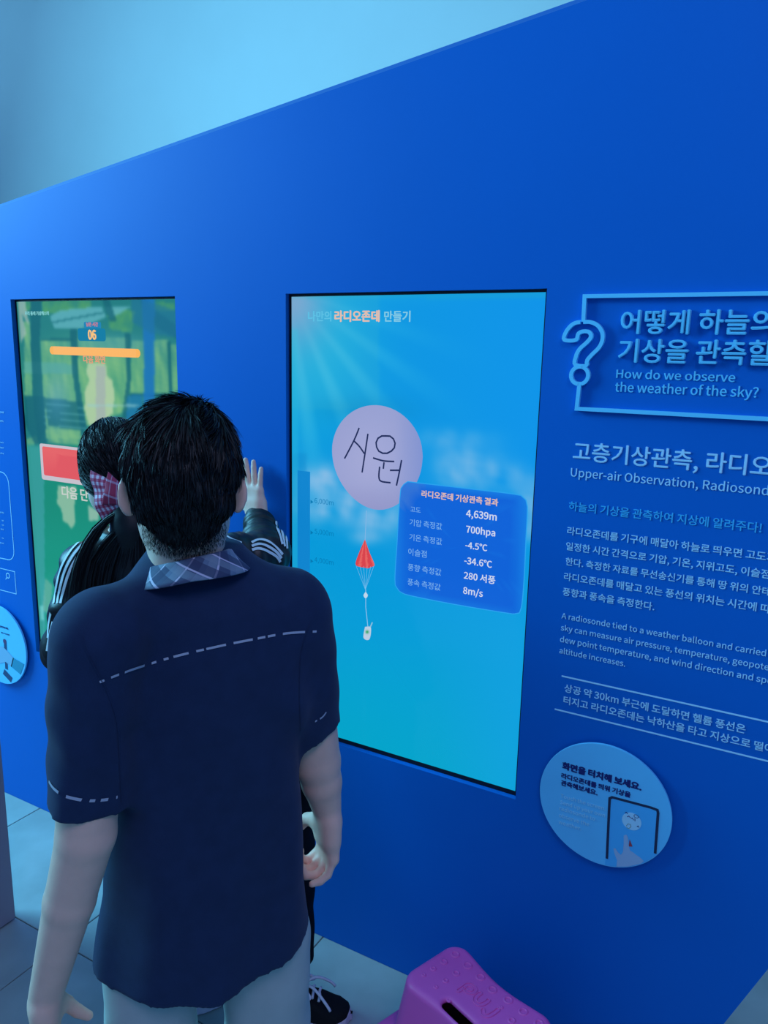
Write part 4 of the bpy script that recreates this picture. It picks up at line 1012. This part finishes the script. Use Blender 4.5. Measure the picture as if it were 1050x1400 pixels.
gb = Sg.obj('body', .003, M['skin'], girl); eyes_for(HG, Fgh, UP, GS, girl)
# jacket
def jf(x, y, Z): return .0045*np.sin(Z*62+x*30)*np.sin(x*22+1)+.0025*np.sin(Z*140-x*60)
Sj = Solid().fun(loft_fn([gsec(.70, .150, .115), gsec(.85, .150, .115), gsec(1.0, .150, .11), gsec(1.12, .150, .098), gsec(1.17, .115, .07), gsec(1.205, .065, .055)], shc, Fg[:2], 2.3, jf), A(-1.6, -.7, .69), A(-.8, .0, 1.215), .03)
def puffy(S, a, b, r0, r1, k=.02, amp=.005, freq=95, cut=True):
    d = unit(b-a); L = np.linalg.norm(b-a)
    def fn(X, Y, Z):
        x, y, z = X-a[0], Y-a[1], Z-a[2]; t = x*d[0]+y*d[1]+z*d[2]; rr = np.sqrt(np.maximum(x*x+y*y+z*z-t*t, 0)); q = np.clip(t/L, 0, 1)
        R_ = r0+(r1-r0)*q+amp*np.sin(t*freq+x*40-z*25)*np.sin(q*3.14)+amp*.4*np.sin(t*freq*2.1+y*80)
        dd = np.sqrt(rr**2+np.minimum(t, 0)**2+(0 if cut else 1)*np.maximum(t-L, 0)**2)-R_
        return np.maximum(dd, t-L) if cut else dd
    S.fun(fn, np.minimum(a, b)-max(r0, r1)-.02, np.maximum(a, b)+max(r0, r1)+.02, k)
cf = eGR+(wGR-eGR)*.90
puffy(Sj, sGR, eGR, .060, .056, .02, .004, 60, False); puffy(Sj, eGR, cf, .056, .036, .015, .006, 95)
puffy(Sj, sGL, eGL, .056, .050, .02, .004, 70, False); puffy(Sj, eGL, wGL, .048, .036, .015, .005, 90)
Sj.cap(shc+A(0, 0, .02)-Fg*.012, .058, shc+A(0, 0, .052)-Fg*.010, .056, .015)
jk = Sj.obj('jacket', .004, M['jacket'], girl); TJ = bvh(jk)
cu = Solid(); dcf = unit(wGR-eGR); cu.cap(cf-dcf*.006, .0335, cf+dcf*.014, .0300, .004)
cuf = cu.obj('cuff', .0025, M['jacket'], jk)
def cast2(u, v, T):
    h = T.ray_cast(Vector(CAM), Vector(P(u, v, 1)-CAM).normalized()); return A(*h[0]) if h[0] is not None else None
def jstripe(px, w, n=26):
    pts = [cast2(u, v, TJ) for u, v in polyline([A(*p) for p in px], n)]; pts = [p for p in pts if p is not None]
    if len(pts) > 3: strip_on('sleeve_stripe', TJ, pts, w, M['stripe'], jk, off=.002)
# right sleeve stripes: shoulder to elbow, then up the forearm
for dy in (0, 1, 2):
    jstripe([(306, 731+dy*6), (316, 737+dy*6), (330, 743+dy*6)], .007, 10) if dy < 1 else None
    jstripe([(344, 744+dy*5-2), (354, 738+dy*6), (366, 740+dy*7), (378, 749+dy*6), (386-dy*1.5, 758+dy*5)], .0062, 22)
for dx in (0, 1, 2):
    jstripe([(379+dx*5, 703+dx*4), (377+dx*6.5, 716+dx*3), (381+dx*5, 728+dx*3), (386+dx*3, 744+dx*3)], .0068, 18)
for dx in (0, 1, 2):
    jstripe([(112+dx*2.5, 738+dx*5), (98+dx*4, 752+dx*5), (86+dx*5, 772+dx*4), (79+dx*5, 795+dx*3), (74+dx*4.5, 825)], .0062, 26)
jstripe([(70, 838), (67, 855), (66, 872)], .006, 10); jstripe([(73, 850), (68, 870), (65, 890)], .006, 10)
# trousers + shoes
Sp = Solid().fun(loft_fn([gsec(.66, .135, .10), gsec(.8, .13, .095), gsec(.9, .115, .085)], shc, Fg[:2]), A(-1.4, -.6, .65), A(-.8, 0, .9), .03)
for h, f in ((hipc+Rg*.090-A(0, 0, .08), aR+A(.040, .03, .045)), (hipc-Rg*.07-A(0, 0, .08), aL-A(0, 0, .02))):
    fn, lo, hi = leg_fn(h, f, .078, .066, .003); Sp.fun(fn, lo, hi, .012)
Sp.obj('trousers', .005, M['blackpants'], girl)
sneaker((-1.036, -.282), (-.830, -.190), girl, True); sneaker((-1.262, -.478), (-1.142, -.278), girl, False)
# hair: cap, ponytail, strands
def cut_girl(r, f): return np.where(f > .03, .030, -.02+.0*r)-np.clip(-f, 0, 1)*.55
gh = hair_shell('hair', HG, Fgh, UP, GS, M['hair'], girl, cut_girl, .010, .0012, .010)
def Pp(L): return [P(*p) for p in L]
knot = P(172, 678, 1.615)
pony = Solid()
tail = [knot, P(182, 720, 1.63), P(180, 780, 1.66), P(172, 850, 1.70), P(165, 920, 1.74), P(165, 990, 1.78)]
rad = [.030, .042, .050, .052, .042, .015]
for i in range(5): pony.cap(tail[i], rad[i], tail[i+1], rad[i+1], .02)
pn = pony.obj('ponytail', .004, M['hair'], gh)
r_ = np.random.default_rng(3); cur, wid = [], []
for i in range(2600):    # loose lengths spreading over the back
    a = r_.uniform(-1, 1); w_ = r_.uniform(0, 1)**.6*(1 if r_.random() < .5 else -1); dpt = r_.uniform(-.012, .0)
    k = [P(172+w_*5, 684, 1.610+dpt), P(184+w_*14, 712, 1.605+dpt), P(180+w_*32-4*max(-w_, 0)*6, 765, 1.615+dpt), P(166+w_*52, 830, 1.635+dpt), P(156+w_*62, 900, 1.665+dpt), P(158+w_*50, 965, 1.70+dpt)]
    q = polyline(k, 14); q += np.sin(np.linspace(0, 3.1*r_.uniform(.7, 2), 14)+r_.uniform(0, 6))[:, None]*r_.normal(size=3)*.0025
    cur.append(q[:r_.integers(9, 15)]); wid.append(r_.uniform(.0014, .0032))
for i in range(260):      # fly-away curve from the left of the collar
    t = r_.uniform(0, 1); k = [P(178, 690, 1.60), P(150-20*t, 712+10*t, 1.60), P(128-26*t, 745+25*t, 1.60), P(112-20*t, 800+30*t, 1.61), P(108-10*t, 860+20*t, 1.63)]
    q = polyline(k, 12)+r_.normal(size=3)*.003; cur.append(q[:r_.integers(6, 13)]); wid.append(r_.uniform(.0008, .0018))
ls = ribbons('long_strands', cur, wid, M['hair'], gh); ls['kind'] = 'stuff'
me = gh.data; nv_ = len(me.vertices); co = np.empty(nv_*3, np.float32); me.vertices.foreach_get('co', co); co = co.reshape(-1, 3).astype(float); TG = bvh(gh); cur, wid = [], []
for i in r_.integers(0, nv_, 5200):       # combed from the parting back to the bow
    p = co[i]; q0 = [p]; tgt = knot+r_.normal(size=3)*.006
    for k in range(7):
        p = p+(tgt-p)*.14+UP*.0; c, n_, _, _ = TG.find_nearest(Vector(p)); 
        if c is not None: nn = A(*n_); nn = nn if nn@(A(*c)-HG) > 0 else -nn; p = A(*c)+nn*r_.uniform(.0006, .0024)
        q0.append(p)
    cur.append(np.array(q0)); wid.append(r_.uniform(.0010, .0022))
cs = ribbons('combed_strands', cur, wid, M['hair'], gh); cs['kind'] = 'stuff'
# plaid bow
def gingham(name, big):
    m = bpy.data.materials.new(name); m.use_nodes = True; nt = m.node_tree; b = nt.nodes['Principled BSDF']; b.inputs['Roughness'].default_value = .8
    uv = nt.nodes.new('ShaderNodeUVMap'); uv.uv_map = 'UVMap'; sx = nt.nodes.new('ShaderNodeSeparateXYZ'); nt.links.new(uv.outputs[0], sx.inputs[0]); outs = []
    for k in (0, 1):
        m2 = nt.nodes.new('ShaderNodeMath'); m2.operation = 'MODULO'; m2.inputs[1].default_value = big; nt.links.new(sx.outputs[k], m2.inputs[0])
        m3 = nt.nodes.new('ShaderNodeMath'); m3.operation = 'LESS_THAN'; m3.inputs[1].default_value = big*(.5 if big < .02 else .14); nt.links.new(m2.outputs[0], m3.inputs[0]); outs.append(m3.outputs[0])
    ad = nt.nodes.new('ShaderNodeMath'); nt.links.new(outs[0], ad.inputs[0]); nt.links.new(outs[1], ad.inputs[1])
    dv = nt.nodes.new('ShaderNodeMath'); dv.operation = 'MULTIPLY'; dv.inputs[1].default_value = .5; nt.links.new(ad.outputs[0], dv.inputs[0])
    cr = nt.nodes.new('ShaderNodeValToRGB'); nt.links.new(dv.outputs[0], cr.inputs[0])
    e = cr.color_ramp; e.elements[0].color = (.42, .035, .09, 1); e.elements[1].color = (.80, .66, .74, 1) if big < .02 else (.70, .50, .62, 1); k = e.elements.new(.5); k.color = (.55, .16, .26, 1) if big < .02 else (.52, .26, .36, 1)
    nt.links.new(cr.outputs[0], b.inputs['Base Color']); return m
gA, gB = gingham('pink_gingham', .0125), gingham('rose_windowpane_check', .030)
def lobe(name, corners, m, n1=26, n2=18, pleat=.004, wid_=.09):
    # fan from the knot (narrow) to the outer edge (wide), with pleats
    (k0, k1, o0, o1) = [A(*c) for c in corners]; G = np.zeros((n1, n2, 3)); UVs = np.zeros((n1, n2, 2))
    nrm = -unit(np.cross(o0-k0, o1-o0)); nrm = nrm if nrm@(CAM-k0) > 0 else -nrm
    for i in range(n1):
        s_ = i/(n1-1); a, b = k0+(o0-k0)*s_, k1+(o1-k1)*s_
        for j in range(n2):
            t = j/(n2-1); p = a+(b-a)*t+nrm*(pleat*math.sin(t*11)*(.35+s_)+.014*math.sin(s_*2.6)*math.sin(t*math.pi))
            G[i, j] = p; UVs[i, j] = (s_*.085, (t-.5)*wid_*(.55+.45*s_)+.2)
    return grid_obj(name, G, UVs, m, gh, .001)
lobe('hair_bow', [P(170, 666, 1.578), P(171, 686, 1.578), P(124, 643, 1.585), P(137, 711, 1.585)], gA)
lobe('hair_bow', [P(168, 664, 1.572), P(172, 690, 1.572), P(148, 645, 1.566), P(140, 690, 1.566)], gB, pleat=.0015, wid_=.07)
lobe('hair_bow', [P(172, 666, 1.578), P(171, 688, 1.578), P(216, 648, 1.60), P(212, 708, 1.60)], gA)
Solid().ell(P(172, 677, 1.572), (.011, .011, .015)).obj('bow_knot', .002, gB, gh)
